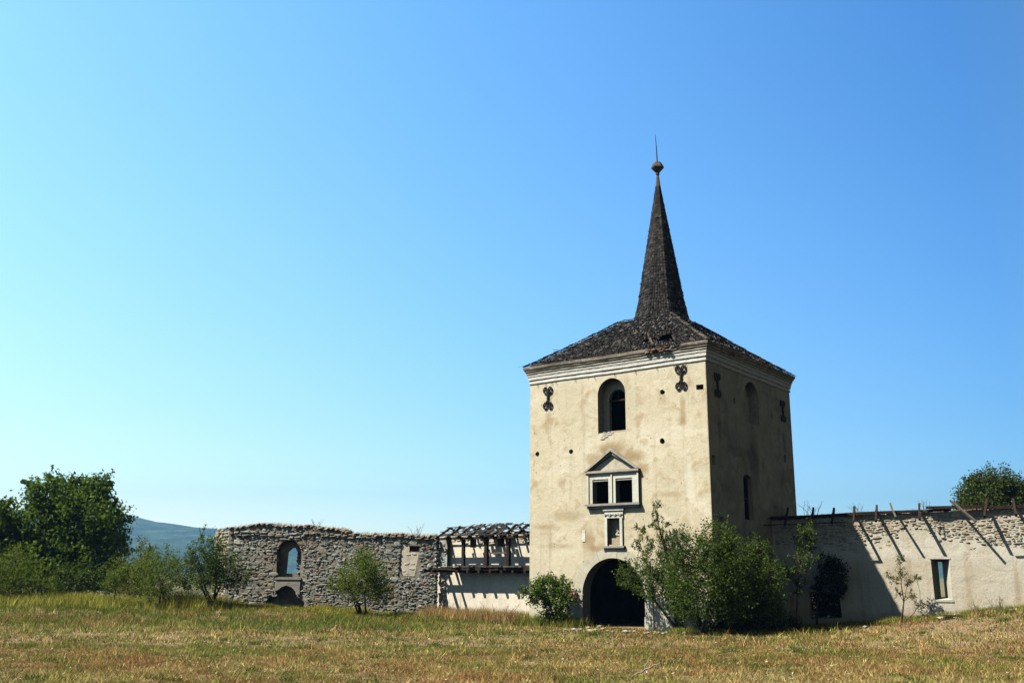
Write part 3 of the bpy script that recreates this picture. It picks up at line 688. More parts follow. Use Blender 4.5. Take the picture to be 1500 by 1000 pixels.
# ------------------------------------------------------------------ gallery wall and timber gallery, left of the tower
def gallery():
    rng = random.Random(31)
    G = empty('plastered_wall', (*GW, 0), -AL, label='cream plastered courtyard wall behind the timber gallery, left of the tower', cat='wall')
    m = MB(); m.box(-7.85, .02, 0, .8, -.5, 4.42); wall = m.build('wall', M_GWALL, G)
    dc = MB()
    for x0, z0, w_, h_ in ((-5.55, 3.75, .45, .5), (-1.2, 3.75, .7, .5), (-3.65, 3.78, .5, .5)): dc.prism([(x0, z0), (x0+w_, z0), (x0+w_, z0+h_), (x0, z0+h_)], lambda x, z: (x, -.2, z), lambda x, z: (x, .5, z))
    cut(wall, [dc])
    s = MB()
    def keep(x, z):
        for x0, w_ in ((-5.55, .45), (-1.2, .7), (-3.65, .5)):
            if x0-.12 < x < x0+w_+.12 and 3.65 < z < 4.3: return False
        return z > 3.95+.35*float(fbm(x, 0, .9, 4))-.2 or (x < -7.4+.25*float(vnoise(z, 0, 2.5, 2)))
    stones(s, -7.85, 0, .0, 4.4, rng, keep, 0, (.08,.16), (.12,.36), (.01,.045), .014, .05)
    s.build('bare_masonry', M_PALE, wall)
    p = MB(); p.box(-7.6, -6.95, -.28, .0, 2.72, 4.25); stones(p, -7.6, -6.95, 2.75, 4.25, rng, lambda x, z: True, -.28, (.1,.18), (.15,.4), (.02,.05))
    p.build('stone_pier', M_RUB, G)
    # timber gallery
    T = empty('timber_gallery', (*GW, 0), -AL, label='ruined dark timber gallery with posts and collapsing roof on the cream wall', cat='gallery')
    D = .80
    f = MB(); x = -6.45
    while x < .02:
        w_ = rng.uniform(.14, .24)
        if True: f.box(x, min(x+w_-.012, .03), -D+rng.uniform(-.10, .06), -.01, 2.70+rng.uniform(0, .012), 2.75+rng.uniform(0, .015))
        x += w_
    f.build('floor', M_GWOOD, T)
    b = MB(); b.beam((-7.5, -D+.12, 2.60), (.02, -D+.12, 2.62), .16, .14, 0, 0, .012, rng); b.build('floor_beam', M_WOOD, T)
    for k, x in enumerate([-7.15, -6.55]+list(np.arange(-5.75, -.2, .76))):
        j = MB(); ln = 1.95 if k < 2 else D+.05
        j.beam((x, .1, 2.50), (x+rng.uniform(-.02, .02), -ln, 2.48), .13, .14, 0, 0, .01, rng); j.build('joist', M_WOOD, T)
    for x, w_ in ((-5.42, .16), (-3.82, .19), (-2.36, .19), (-.3, .13)):
        q = MB(); q.beam((x, -D+.12, 2.74), (x+rng.uniform(-.02, .02), -D+.12, 4.16), w_, w_, 0, 0, .012, rng); q.build('post', M_WOOD, T)
    for x0, x1, z in ((-3.8, -2.4, 3.42), (-.9, .02, 3.22)):
        q = MB(); q.beam((x0, -D+.12, z), (x1, -D+.12, z+.02), .05, .07); q.build('rail', M_GWOOD, T)
    q = MB(); q.beam((-7.3, -D+.05, 4.2), (.02, -D+.05, 4.24), .14, .12, 0, 0, .015, rng); q.build('eave_beam', M_WOOD, T)
    q = MB(); q.beam((-7.6, .35, 4.48), (.02, .35, 4.50), .14, .14); q.build('wall_plate', M_WOOD, T)
    ry, rz = .12, 4.90
    rz_ = lambda x: rz-.10*max(0, (-x-5.0)/2.5)
    xs = list(np.arange(-7.15, -.1, .775))
    for x in xs:
        r = MB(); e = rng.uniform(-.04, .04)
        r.beam((x, -D-.22, 4.22), (x+e, ry+.02, rz_(x)+e*.5), .09, .10, 0, 0, .01, rng); r.beam((x+e+.06, ry, rz_(x)+e*.5), (x+.06, 1.15, 4.42), .08, .10, 0, 0, .01, rng); r.build('rafter', M_WOOD, T)
    ro = MB()
    P = lambda x, t: Vector((x, -D-.3+(ry+D+.3)*t, 4.25+(rz_(x)-4.25)*t+.07))
    for t in (.06, .5, .95): ro.beam(P(-7.3, t), P(.0, t), .06, .035, 0, 0, .015, rng)
    x = -7.3
    while x < 0:
        for j in range(7):
            t0 = j/7; cov = (.5 if -5.2 < x < -2.7 else .13)*(.4+.9*float(vnoise(x, j*1.7, 1.1, 7)))
            if j == 0: cov = .35
            if rng.random() > cov: continue
            w_ = rng.uniform(.12, .26); l = rng.uniform(.16, .26)+(.12 if rng.random() < .15 else 0)
            a, b_ = P(x, t0), P(x+w_, t0+rng.uniform(-.03, .03)); c, d_ = P(x+w_+rng.uniform(-.05, .05), min(1.02, t0+l)), P(x+rng.uniform(-.05, .05), min(1.02, t0+l))
            up = Vector((0, 0, rng.uniform(.03, .08))); u2 = Vector((0, 0, rng.uniform(.02, .05))); th = Vector((0, 0, -.02))
            ro.add([a+up, b_+up, c+u2, d_+u2, a+up+th, b_+up+th, c+u2+th, d_+u2+th], [(0,1,2,3), (7,6,5,4), (0,4,5,1), (1,5,6,2), (2,6,7,3), (3,7,4,0)])
        x += .2
    ro.build('roof_cover', simple_mat('broken roof boards', [(.15, (.016,.012,.011)), (.5, (.04,.031,.026)), (.95, (.14,.11,.092))], 3, island=.7), T)
gallery()

# ------------------------------------------------------------------ stone ruin
def warp(mb):        # the wall runs a little away from the viewer and climbs to the left
    mb.v = [(x*(1.022-.0054*x), y, 2.365+(z-2.365)*(1+.0057*max(0, -x))) for x, y, z in mb.v]; return mb
def ruin():
    rng = random.Random(41)
    E = empty('ruined_wall', (*RU, 0), -RUA, label='roofless grey rubble stone wall with a window hole through to the hills', cat='wall')
    tp = [(-11.5, 4.75), (-11.1, 4.6), (-10.4, 4.86), (-9.4, 4.92), (-8.6, 4.80), (-7.7, 4.78), (-7.2, 4.88), (-6.3, 4.72), (-5.2, 4.66), (-4.8, 4.45), (-3.4, 4.42), (-2.5, 4.46), (-1.5, 4.40), (-.7, 4.36), (.1, 4.40)]
    top = lambda x: float(np.interp(x, [p[0] for p in tp], [p[1] for p in tp]))
    m = MB(); n = 60; vs = []
    for i in range(n+1):
        x = -11.45+11.47*i/n; z = top(x)-.08+rng.uniform(-.05, .04)
        vs += [(x, .06, -.5), (x, .06, z), (x, .86, z+rng.uniform(-.06, .06)), (x, .86, -1.5)]
    m.add(vs, [(4*i+k, 4*i+4+k, 4*i+4+(k+1) % 4, 4*i+(k+1) % 4) for i in range(n) for k in range(4)]+[(3,2,1,0), (4*n, 4*n+1, 4*n+2, 4*n+3)])
    wall = warp(m).build('wall', M_MORT, E)
    c1 = front_cut([(-8.78, 2.12), (-7.50, 2.12), (-7.48, 3.2), (-7.55, 3.62), (-7.8, 3.98), (-8.1, 4.10), (-8.45, 4.05), (-8.75, 3.75), (-8.84, 3.5)], -.3, .48)
    c2 = front_cut([(-8.50, 2.3), (-7.70, 2.3), (-7.68, 2.6), (-7.86, 2.9), (-7.84, 3.4), (-8.0, 3.70), (-8.25, 3.66), (-8.46, 3.45)], .3, 1.3)
    c3 = front_cut([(-9.3, -.3), (-7.15, -.3), (-7.2, .8), (-7.45, 1.05), (-7.62, 1.35), (-7.9, 1.60), (-8.2, 1.70), (-8.5, 1.58), (-8.75, 1.3), (-8.9, 1.1), (-9.05, 1.12), (-9.25, .85)], -.3, .75)
    c4 = front_cut([(-1.95, 2.2), (-1.3, 2.15), (-1.15, 3.0), (-1.05, 3.85), (-2.1, 4.02), (-2.15, 3.0), (-2.15, 2.55)], -.3, .13)
    c5 = front_cut([(-1.62, 3.55), (-1.10, 3.55), (-1.12, 3.82), (-1.6, 3.84)], -.3, .75)
    c6 = front_cut([(-1.93, 2.78), (-1.80, 2.78), (-1.80, 2.96), (-1.93, 2.96)], -.3, .6)
    cut(wall, [warp(c) for c in (c1, c2, c3, c4, c5, c6)])
    def inp(x, z, a, b, c, d, e=.06): return a-e < x < b+e and c-e < z < d+e
    def keep(x, z):
        if z > top(x)-.05: return False
        if inp(x, z, -8.84, -7.48, 2.1, 3.6) or (((x+8.15)/.72)**2+((z-3.5)/.66)**2 < 1): return False
        if inp(x, z, -8.85, -7.42, 1.25, 2.12, .02): return False
        if inp(x, z, -9.3, -7.15, -.2, 1.0, .03) or (((x+8.2)/.55)**2+((z-.9)/.8)**2 < 1): return False
        if inp(x, z, -2.12, -1.1, 2.2, 3.95): return False
        return True
    s = MB(); stones(s, -11.45, .02, -.1, 5.0, rng, keep, .06, (.10,.17), (.12,.36), (.0,.038), .006, .12, rough=.42)
    stones(s, -11.45, .02, -.05, 5.0, rng, lambda x, z: keep(x, z) and rng.random() < .28, .058, (.20,.36), (.26,.62), (.02,.048), .01, .10, rough=.34)
    stones(s, -11.45, .02, -.05, 5.0, rng, lambda x, z: keep(x, z) and rng.random() < .45, .055, (.06,.13), (.07,.26), (.01,.055), .006, .10, rough=.4)
    # shallow string course under the ruined top
    stones(s, -11.45, .02, 4.24, 4.36, rng, keep, .0, (.11,.12), (.2,.5), (.03,.06), .01, .08)
    for i in range(420):
        x = rng.uniform(-11.4, 0); q = rng.uniform(.06, .19); rock(s, (x, rng.uniform(.05, .7), top(x)-.05+rng.uniform(-.06, .07)), (q*1.3, q, q*.62), rng)
    stones(s, -.86, -.06, .0, 4.3, rng, lambda x, z: True, .02, (.12,.2), (.15,.4), (.02,.06), .014, .02, 'end+x')
    s.v = [(x+.04, y, z) if y < 0 and x > -.0 else (x, y, z) for x, y, z in s.v]
    warp(s).build('rubble_masonry', M_RUB, wall)
    # deep window: brick reveal, inner rubble, dry grass on the ledge
    r = MB()
    for k in range(34):
        z = 2.15+k*.045; 
        for x, sg in ((-8.80, 1), (-7.50, -1)):
            if rng.random() < .8: r.box(x-.01, x+.01+.05*rng.random()*sg if sg > 0 else x+.01, .10, .45, z, z+.038) if sg > 0 else r.box(x-.04*rng.random(), x+.02, .10, .45, z, z+.038)
    for k in range(15):
        a = math.pi*(.06+.88*k/14); cx, cz = -8.15+.66*math.cos(a), 3.52+.58*math.sin(a); rock(r, (cx, .12, cz), (.10, .12, .07), rng)
    for i in range(46):
        t = rng.random(); rock(r, (-7.72-.18*rng.random()+.05, rng.uniform(.45, .9), 2.25+1.4*t), (.09, .12, .06), rng)
    wr = warp(r).build('window_reveal', M_BRICK, wall)
    b = MB(); b.box(-8.80, -7.42, -.07, .40, 1.98, 2.08)
    b.prism([(-8.78, 1.98), (-8.80, 1.38), (-8.62, 1.42), (-8.45, 1.58), (-8.2, 1.68), (-7.9, 1.58), (-7.72, 1.40), (-7.6, 1.22), (-7.46, 1.2), (-7.46, 1.98)], lambda x, z: (x, -.03, z), lambda x, z: (x, .10, z))
    b.box(-8.70, -7.62, .0, .3, 4.09, 4.17); warp(b).build('parapet', M_GREYP, wall)
    q = MB(); q.prism([(-2.10, 2.6), (-1.93, 2.22), (-1.32, 2.2), (-1.17, 3.0), (-1.10, 3.5), (-1.64, 3.5), (-1.64, 3.90), (-2.12, 3.98)], lambda x, z: (x, .10, z), lambda x, z: (x, .17, z))
    stones(q, -2.05, -1.2, 2.3, 3.45, rng, lambda x, z: rng.random() < .35, .10, (.1,.2), (.12,.35), (.005,.02), .002, .0, rough=.3)
    warp(q).build('niche_back', M_GWALL, wall)
    q = MB(); q.box(-1.66, -1.06, .02, .10, 3.845, 3.90); warp(q).build('lintel', M_BRICK, wall)
    cf = MB()
    for x in np.arange(-11.35, -.1, .34):
        if rng.random() < .93: h_ = rng.uniform(.05, .16); rock(cf, (x+rng.uniform(-.1, .1), .10, top(x)-.02+rng.uniform(-.03, .05)), (.24, .2, h_), rng)
    warp(cf).build('coping_stones', stone_mat('reddish coping', [(0, (.26,.20,.15)), (.25, (.30,.17,.11)), (.45, (.34,.30,.24)), (.65, (.22,.15,.11)), (.82, (.40,.34,.26)), (.93, (.33,.20,.13))]), wall)
    # end pier, turned towards the sun
    q = MB(); stones(q, -1.9, .0, .0, 5.05, rng, lambda x, z: z < 4.95+.12*x+.1*math.sin(x*7), 0, (.12,.22), (.16,.45), (.03,.09), .014, .02, rough=.3)
    q.box(-1.9, 0, .03, .7, -.3, 4.68)
    Rm = Matrix.Translation((-12.25, .06, 0)) @ Matrix.Rotation(-R(36), 4, 'Z')
    q.v = [tuple(Rm @ Vector(p)) for p in q.v]; q.build('end_pier', M_PALE, E)
ruin()

# ------------------------------------------------------------------ trees and bushes
def foliage(rng, blobs, n, leaf, clump=.2, per=26, spray=.9):
    """numpy leaves in clumps spread through ellipsoid blobs; returns quads and clump centres"""
    vol = np.array([b[3]*b[4]*b[5] for b in blobs])**.75; vol = vol/vol.sum(); cl = []; LV = []
    for bi, b in enumerate(blobs):
        nc = max(3, int(n*vol[bi]/per)); c = np.array(b[:3]); r = np.array(b[3:6])
        d = rng.normal(size=(nc, 3)); d /= np.linalg.norm(d, axis=1)[:, None]
        rr = rng.uniform(.25, 1.0, nc)**.5*rng.uniform(.82, 1.12, nc)
        cc = c+d*r*rr[:, None]; cl.append((bi, cc))
        sc = clump*r.mean()*rng.uniform(.6, 1.3, nc)
        k = rng.poisson(per, nc)+3; ii = np.repeat(np.arange(nc), k)
        dr = (cc-c)/r*np.array((.8, .8, .7))+np.array((0, 0, .75))+rng.normal(size=(nc, 3))*.35; dr /= np.linalg.norm(dr, axis=1)[:, None]
        sp_ = rng.uniform(-.5, .6, len(ii))*spray*r.mean()*np.repeat(rng.uniform(.5, 1.3, nc), k); thin = 1/(1+spray)
        p = cc[ii]+dr[ii]*sp_[:, None]+thin*np.clip(rng.normal(size=(len(ii), 3)), -1.7, 1.7)*sc[ii][:, None]*np.array((1, 1, .75))
        m = len(p)
        a = rng.normal(size=(m, 3)); a[:, 2] -= .25; a /= np.linalg.norm(a, axis=1)[:, None]
        q = rng.normal(size=(m, 3)); q -= (q*a).sum(1)[:, None]*a; q /= np.linalg.norm(q, axis=1)[:, None]
        nrm = np.cross(a, q); L = leaf*rng.uniform(.6, 1.35, m)[:, None]; Wd = L*.32
        bend = nrm*L*.12
        V = np.stack([p, p+a*L*.5+q*Wd+bend, p+a*L, p+a*L*.5-q*Wd+bend], 1); LV.append(V.reshape(-1, 3))
    return np.concatenate(LV), cl

TG = {'shrub': 'shrubs along the left meadow and walls', 'sapling': 'saplings before the walls', 'tall_bush': 'tall bushes at the tower corner', 'small_tree': 'small orchard trees by the ruin', 'dry_weed': 'dry weeds on and below the walls', 'fallen_stone': 'stones lying in the grass', 'rubble_heap': 'stone heaps at the wall feet'}
def tree(name, label, cat, base, Y, blobs_px, mat, n, leaf, seed, trunk=.1, group=None, stems=1, via=None, depth=.8, clump=.2, per=26, lowfork=.3, crown='crown', twig=1., bark=None, spray=.9):
    rng = np.random.RandomState(seed); pr = random.Random(seed)
    b3 = world_at(base[0], base[1], Y); gz = H(b3[0], Y)
    E = empty(name, (b3[0], Y, gz), 0, label=label, cat=cat, group=group or TG.get(name))
    O = np.array((b3[0], Y, gz)); blobs = []
    for q in blobs_px:
        px, py, rx, ry = q[:4]; dy = q[4] if len(q) > 4 else rng.uniform(-.5, .5)*depth
        c = world_at(px, py, Y+dy)-O; s = (Y+dy)/FPX
        blobs.append((*c, rx*s, (rx+ry)/2*s*depth, ry*s))
    V, cl = foliage(rng, blobs, n, leaf, clump, per, spray)
    np_mesh(crown, V, 4, mat, E)
    t = MB()
    bl = np.array([b[:3] for b in blobs]); topz = bl[:, 2].max()
    starts = []
    for k in range(stems):
        off = np.array((pr.uniform(-1, 1)*.25*(stems > 1), pr.uniform(-1, 1)*.2*(stems > 1), -.1))
        tgt = bl[pr.randrange(len(bl))] if stems > 1 else bl[bl[:, 2].argmax()]*.5+bl.mean(0)*.5
        if via and k == 0: pts = [off]+[world_at(x, y, Y)-O for x, y in via]
        else:
            pts = [off]
            for s in (.2, .4, .6, .8, 1.): pts.append(off*(1-s)+tgt*s+np.array((pr.uniform(-1, 1), pr.uniform(-1, 1), 0))*.07*math.sin(math.pi*s)*topz*.35)
        rr = [trunk*(1-.8*i/(len(pts)-1)) for i in range(len(pts))]; rr[0] *= 1.35
        t.tube(pts, rr, 8); starts += [(np.array(p), r) for p, r in zip(pts, rr)]
    for bi, cc in cl:
        c = bl[bi]
        best = min(starts, key=lambda s: np.linalg.norm(s[0]-c*np.array((1, 1, .75)))+(0 if s[0][2] < c[2] else .8)+(3 if s[0][2] < topz*lowfork*.5 else 0))
        p0, r0 = best; mid = p0*.45+c*.55+np.array((0, 0, -.08*np.linalg.norm(c-p0)))+rng.normal(size=3)*.04
        r1 = max(.012, r0*.55)*twig; t.tube([p0, mid, c], [r1, r1*.75, r1*.5], 5)
        step = max(1, len(cc)//40)
        for q in cc[::step]:
            m2 = (c+q)/2+rng.normal(size=3)*.04; t.tube([c*.7+p0*.3 if rng.rand() < .4 else c, m2, q], [r1*.45, r1*.3, .005*twig], 3)
    t.build('trunk', bark or M_BARK, E, smooth=True, fixn=False)
    return E

tree('walnut_tree', 'tall broad dark green tree at the far left, the highest there', 'tree', (122, 874), 66, [(92, 722, 40, 24), (140, 716, 24, 20), (68, 735, 26, 24), (120, 757, 48, 36), (60, 775, 46, 40), (152, 775, 26, 36), (160, 815, 24, 32), (110, 820, 55, 40), (50, 830, 40, 36), (158, 718, 10, 14), (48, 712, 10, 10), (82, 700, 9, 8), (112, 702, 10, 9), (132, 704, 8, 8), (165, 738, 6, 8), (150, 704, 6, 6)], M_LWAL, 30000, .23, 1, .3, depth=2.2, clump=.17, per=42, spray=.5)
tree('leafy_tree', 'dark green tree cut by the left edge of the photo', 'tree', (12, 880), 63, [(8, 748, 16, 16), (-8, 770, 26, 24), (18, 790, 26, 26), (-15, 810, 40, 36), (22, 830, 30, 34), (-25, 770, 30, 30)], M_LWAL, 13000, .22, 2, .22, depth=2., clump=.17, per=40, spray=.5)
tree('shrub', 'low grey green thicket under the trees at the far left', 'shrub', (40, 893), 58, [(35, 850, 38, 26), (5, 850, 30, 30), (62, 864, 26, 18), (-25, 850, 30, 30), (20, 820, 22, 22)], M_LOLIVE, 11000, .10, 3, .06, stems=5, depth=1.4)
tree('shrub', 'dark low bush under the right side of the tall left tree', 'shrub', (135, 880), 62, [(140, 848, 34, 26), (105, 855, 28, 22), (170, 846, 20, 26), (85, 865, 22, 16)], M_LBUSH, 9000, .13, 4, .06, stems=5, depth=1.4)
tree('sapling', 'small leaning sapling with a bare thin trunk in the left meadow', 'sapling', (163, 899), 54.5, [(168, 848, 16, 13), (158, 856, 12, 9), (178, 838, 12, 12)], M_LOLIVE, 1600, .09, 5, .055, via=[(166, 884), (169, 868), (168, 850)], depth=1.)
tree('shrub', 'yellowish green bush behind the small leaning sapling', 'shrub', (200, 888), 59, [(195, 842, 26, 24), (215, 830, 22, 28), (185, 862, 22, 18), (205, 866, 30, 16), (206, 800, 7, 12), (218, 806, 7, 12)], M_LYEL, 7000, .10, 6, .06, stems=4, depth=1.3)
tree('small_tree', 'slender orchard tree with dark forked trunk and feathery olive crown', 'tree', (230, 903), 54, [(235, 850, 30, 26), (215, 835, 20, 24), (262, 838, 22, 26), (240, 822, 24, 20), (280, 850, 14, 18), (228, 866, 24, 12)], M_LOLIVE, 9000, .085, 7, .09, via=[(233, 884), (236, 868), (240, 845)], depth=1.2)
tree('small_tree', 'bushy orchard tree with forked trunk before the left end of the ruin', 'tree', (311, 901), 53.2, [(318, 820, 26, 26), (296, 832, 22, 24), (330, 838, 28, 24), (352, 848, 18, 16), (308, 852, 26, 18), (300, 800, 9, 18), (297, 780, 4, 12), (281, 812, 12, 16), (318, 798, 14, 14)], M_LBUSH, 11000, .085, 8, .08, stems=4, depth=1.2)
tree('shrub', 'round feathery shrub growing against the grey ruin left of its niche', 'shrub', (530, 897), 52.6, [(530, 840, 26, 26), (508, 850, 22, 18), (552, 848, 20, 24), (535, 818, 18, 16), (556, 868, 20, 16), (520, 866, 22, 14), (490, 856, 10, 10)], M_LOLIVE, 13000, .07, 9, .06, stems=4, depth=1.2)
tree('shrub', 'bright broad leaved bush beside the left jamb of the gate', 'shrub', (812, 912), 45.9, [(800, 862, 24, 15), (778, 862, 16, 11), (822, 868, 18, 18), (808, 850, 18, 8), (795, 876, 22, 12), (832, 882, 10, 12), (812, 890, 18, 18), (804, 908, 22, 10)], M_LBRIGHT, 6000, .11, 10, .05, stems=4, depth=.8, clump=.24)
tree('tall_sapling', 'tall airy sapling leaning over the right side of the gate', 'sapling', (1000, 926), 42.9, [(962, 742, 7, 12), (955, 760, 9, 12), (938, 772, 10, 9), (970, 770, 8, 12), (945, 800, 16, 16), (930, 838, 24, 18), (912, 852, 13, 11), (955, 832, 24, 22), (975, 805, 14, 24), (985, 850, 26, 30), (950, 862, 26, 18), (995, 885, 18, 22)], M_LBUSH, 8500, .085, 12, .07, stems=3, via=[(996, 890), (982, 845), (972, 800), (963, 760), (958, 735)], depth=.9, clump=.22)
tree('tall_bush', 'dense dark bush in front of the lit corner of the tower', 'bush', (1030, 930), 40.6, [(1000, 800, 22, 24), (1045, 792, 24, 26), (1062, 792, 18, 24), (1030, 815, 30, 26), (1000, 840, 34, 30), (1055, 840, 36, 34), (1020, 878, 46, 30), (1070, 880, 34, 32)], M_LBUSH, 20000, .085, 13, .07, stems=5, depth=1.)
tree('tall_bush', 'dark bush against the shaded side of the tower', 'bush', (1100, 930), 42.2, [(1085, 820, 26, 26), (1112, 808, 20, 20), (1090, 855, 36, 34), (1130, 842, 20, 22), (1118, 880, 32, 30), (1080, 895, 36, 22)], M_LBUSH, 15000, .085, 14, .07, stems=5, depth=1.)
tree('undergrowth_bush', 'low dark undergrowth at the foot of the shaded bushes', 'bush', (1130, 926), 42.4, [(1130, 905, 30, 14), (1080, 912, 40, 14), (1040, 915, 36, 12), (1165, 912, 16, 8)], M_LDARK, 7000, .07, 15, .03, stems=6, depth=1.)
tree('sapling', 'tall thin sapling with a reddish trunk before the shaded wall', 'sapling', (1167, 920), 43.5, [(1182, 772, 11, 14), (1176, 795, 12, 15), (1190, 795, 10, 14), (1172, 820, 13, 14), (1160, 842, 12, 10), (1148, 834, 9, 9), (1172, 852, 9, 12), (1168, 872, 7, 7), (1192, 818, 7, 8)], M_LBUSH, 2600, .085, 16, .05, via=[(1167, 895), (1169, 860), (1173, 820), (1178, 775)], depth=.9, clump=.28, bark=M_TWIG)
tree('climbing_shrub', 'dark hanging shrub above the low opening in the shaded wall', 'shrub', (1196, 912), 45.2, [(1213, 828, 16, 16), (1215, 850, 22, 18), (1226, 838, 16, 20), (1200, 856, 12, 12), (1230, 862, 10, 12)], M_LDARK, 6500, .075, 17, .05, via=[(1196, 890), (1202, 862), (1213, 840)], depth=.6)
tree('sapling', 'sparse yellowish sapling against the sunlit wall', 'sapling', (1325, 899), 43.5, [(1318, 820, 5, 10), (1322, 838, 7, 9), (1312, 848, 8, 7), (1300, 842, 6, 6), (1330, 852, 10, 6), (1343, 845, 8, 5), (1335, 872, 7, 9), (1348, 886, 9, 8), (1316, 868, 6, 6)], M_LYEL, 1900, .055, 18, .04, stems=2, via=[(1324, 880), (1320, 855), (1318, 815)], depth=.9, clump=.3, per=14, bark=M_TWIG)
tree('round_tree', 'round crowned tree rising behind the wall at the right edge', 'tree', (1452, 905), 75, [(1452, 708, 26, 18), (1430, 725, 24, 18), (1475, 722, 26, 22), (1450, 735, 34, 18), (1412, 740, 12, 8), (1500, 728, 20, 22), (1425, 706, 12, 10), (1510, 750, 20, 18), (1470, 750, 36, 16)], M_LCHEST, 24000, .17, 19, .3, depth=1.8, clump=.18)

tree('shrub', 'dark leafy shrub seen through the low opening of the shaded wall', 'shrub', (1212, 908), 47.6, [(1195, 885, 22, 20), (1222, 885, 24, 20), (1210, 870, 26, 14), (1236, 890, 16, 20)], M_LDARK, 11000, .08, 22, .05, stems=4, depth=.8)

# dry brush and bare weeds
def weeds(name, label, cat, px, Y, spread, hgt_, n, z=None, seed=1, mat=None, group=None):
    pr = random.Random(seed); c = world_at(px, 880, Y); zz = H(c[0], Y) if z is None else z
    E = MB()
    for k in range(n):
        x0, y0 = pr.uniform(-.3, .3)*spread, pr.uniform(-.2, .2)*spread; h = hgt_*pr.uniform(.55, 1.1); lx = pr.uniform(-.5, .5)*spread
        p = [(x0, y0, -.05), (x0+lx*.4, y0, h*.5), (x0+lx+pr.uniform(-.1, .1)*spread, y0+pr.uniform(-.2, .2), h)]
        E.tube(p, [.012, .009, .004], 4)
        for q in range(3):
            a = Vector(p[1]).lerp(Vector(p[2]), pr.random()*.8); E.tube([a, a+Vector((pr.uniform(-.2, .2), pr.uniform(-.1, .1), pr.uniform(.1, .3)))*hgt_*.6], [.006, .003], 3)
    o = E.build(name, mat or M_TWIG, None, fixn=False); o.location = (c[0], Y, zz); return tag(o, label, cat, group or TG.get(name))
weeds('dry_brush', 'brown heap of dead brushwood between the two orchard trees', 'brushwood', 268, 54.5, 2.6, 1.1, 150, seed=3)
weeds('dead_shrub', 'bare grey shrub standing on the ruin beside the gallery roof', 'dead shrub', 606, 54.3, .8, .75, 7, 4.35, 4)
weeds('dry_weed', 'dry weed tuft on top of the ruin above its window', 'weed', 458, 55.2, .7, .6, 6, 4.75, 5)
weeds('dry_weed', 'dry weed sprouting from the wall top next to the tower', 'weed', 1197, 46.4, 1.2, .8, 9, 5.1, 6)
weeds('dry_weed', 'dry weed on the wall top between the rafter stubs in the sun', 'weed', 1268, 45.3, .9, .5, 8, 5.2, 7)
weeds('dry_weed', 'reddish dry weed on the wall top beside the thick broken beam', 'weed', 1368, 43.6, .4, .6, 5, 5.3, 8)
weeds('dry_weed', 'brown dry weed stalks at the foot of the sunlit wall', 'weed', 1462, 41.7, .9, .8, 12, None, 9)
weeds('dry_weed', 'thin dead weed below the stains of the sunlit wall, left of taller stalks', 'weed', 1437, 41.9, .9, .55, 10, None, 12)
weeds('dry_weed', 'tall dry stalks against the foot of the cream plastered wall', 'weed', 735, 48.6, 1.4, 1.0, 16, None, 10)
weeds('dry_weed', 'dry stalks beside the end of the grey ruin under the gallery', 'weed', 660, 52.6, 1.2, 1.0, 14, None, 11)
# red blossoms on the gate bush
fb = MB(); pr = random.Random(8)
for k in range(7):
    c = world_at(838+pr.uniform(-3, 4), 869+pr.uniform(-4, 4), 45.5+pr.uniform(-.1, .1)); rock(fb, c, (.05, .05, .045), pr)
fo = fb.build('red_flowers', M_RED); tag(fo, 'small red flower cluster at the right of the gate bush', 'flowers', kind='stuff')
# dead branch in the foreground
b = MB(); P = lambda x, y, d=0: world_at(x, y-5, 24.0+d)
b.tube([P(921, 1001), P(928, 994, .05), P(934, 990, .1), P(940, 989, .1), P(946, 984, .1), P(952, 983), P(958, 978), P(962, 978, -.05), P(967, 974, -.1)], [.016, .018, .02, .02, .02, .017, .014, .012, .008], 6)
b.tube([P(944, 986, .1), P(945, 979, .15), P(950, 973, .2), P(951, 968, .2), P(955, 963, .2)], [.018, .015, .012, .01, .006], 5); b.tube([P(966, 975, -.1), P(965, 980, -.1)], [.012, .006], 5)
o = b.build('fallen_branch', M_BRANCH, smooth=True); tag(o, 'forked dead branch lying in the dry foreground grass', 'branch')
# rubble
def debris(name, label, cat, px, Y, parts, mat, seed):
    pr = random.Random(seed); c = world_at(px, 900, Y); m = MB()
    for x, y, z, rx, ry, rz in parts: rock(m, (x, y, z), (rx, ry, rz), pr)
    o = m.build(name, mat); o.location = (c[0], Y, H(c[0], Y)); tag(o, label, cat, TG.get(name))
debris('broken_brick', 'pile of broken bricks in the grass before the gate', 'rubble', 840, 43.3, [(0, 0, .06, .18, .12, .09), (.3, .1, .05, .14, .1, .07), (-.35, 0, .04, .16, .1, .06), (.65, -.1, .04, .2, .1, .05), (.1, -.2, .04, .12, .08, .05)], stone_mat('bleached brick', [(0, (.42,.28,.22)), (.5, (.5,.44,.38)), (1, (.55,.5,.45))]), 1)
debris('fallen_stone', 'single pale stone in the grass right of the gate', 'stone', 883, 43.6, [(0, 0, .05, .14, .1, .08)], M_PALE, 2)
debris('fallen_stone', 'pale flat stone in the grass before the shaded bushes', 'stone', 1150, 39.5, [(0, 0, .04, .22, .12, .06)], M_PALE, 3)
debris('rubble_heap', 'low heap of pale stones at the wall foot below its window', 'rubble', 1388, 42.2, [(0, 0, .08, .3, .2, .12), (.45, .05, .06, .25, .15, .08), (-.3, .1, .05, .2, .15, .08), (.9, 0, .04, .2, .12, .06)], M_PALE, 4)
debris('rubble_heap', 'grey fallen stones under the shrub at the ruin', 'rubble', 548, 53.3, [(0, 0, .1, .4, .3, .2), (.6, .1, .08, .3, .2, .16), (-.6, .1, .1, .35, .2, .16), (1.1, .2, .1, .25, .2, .18), (.3, -.2, .05, .2, .2, .12)], M_RUB, 5)
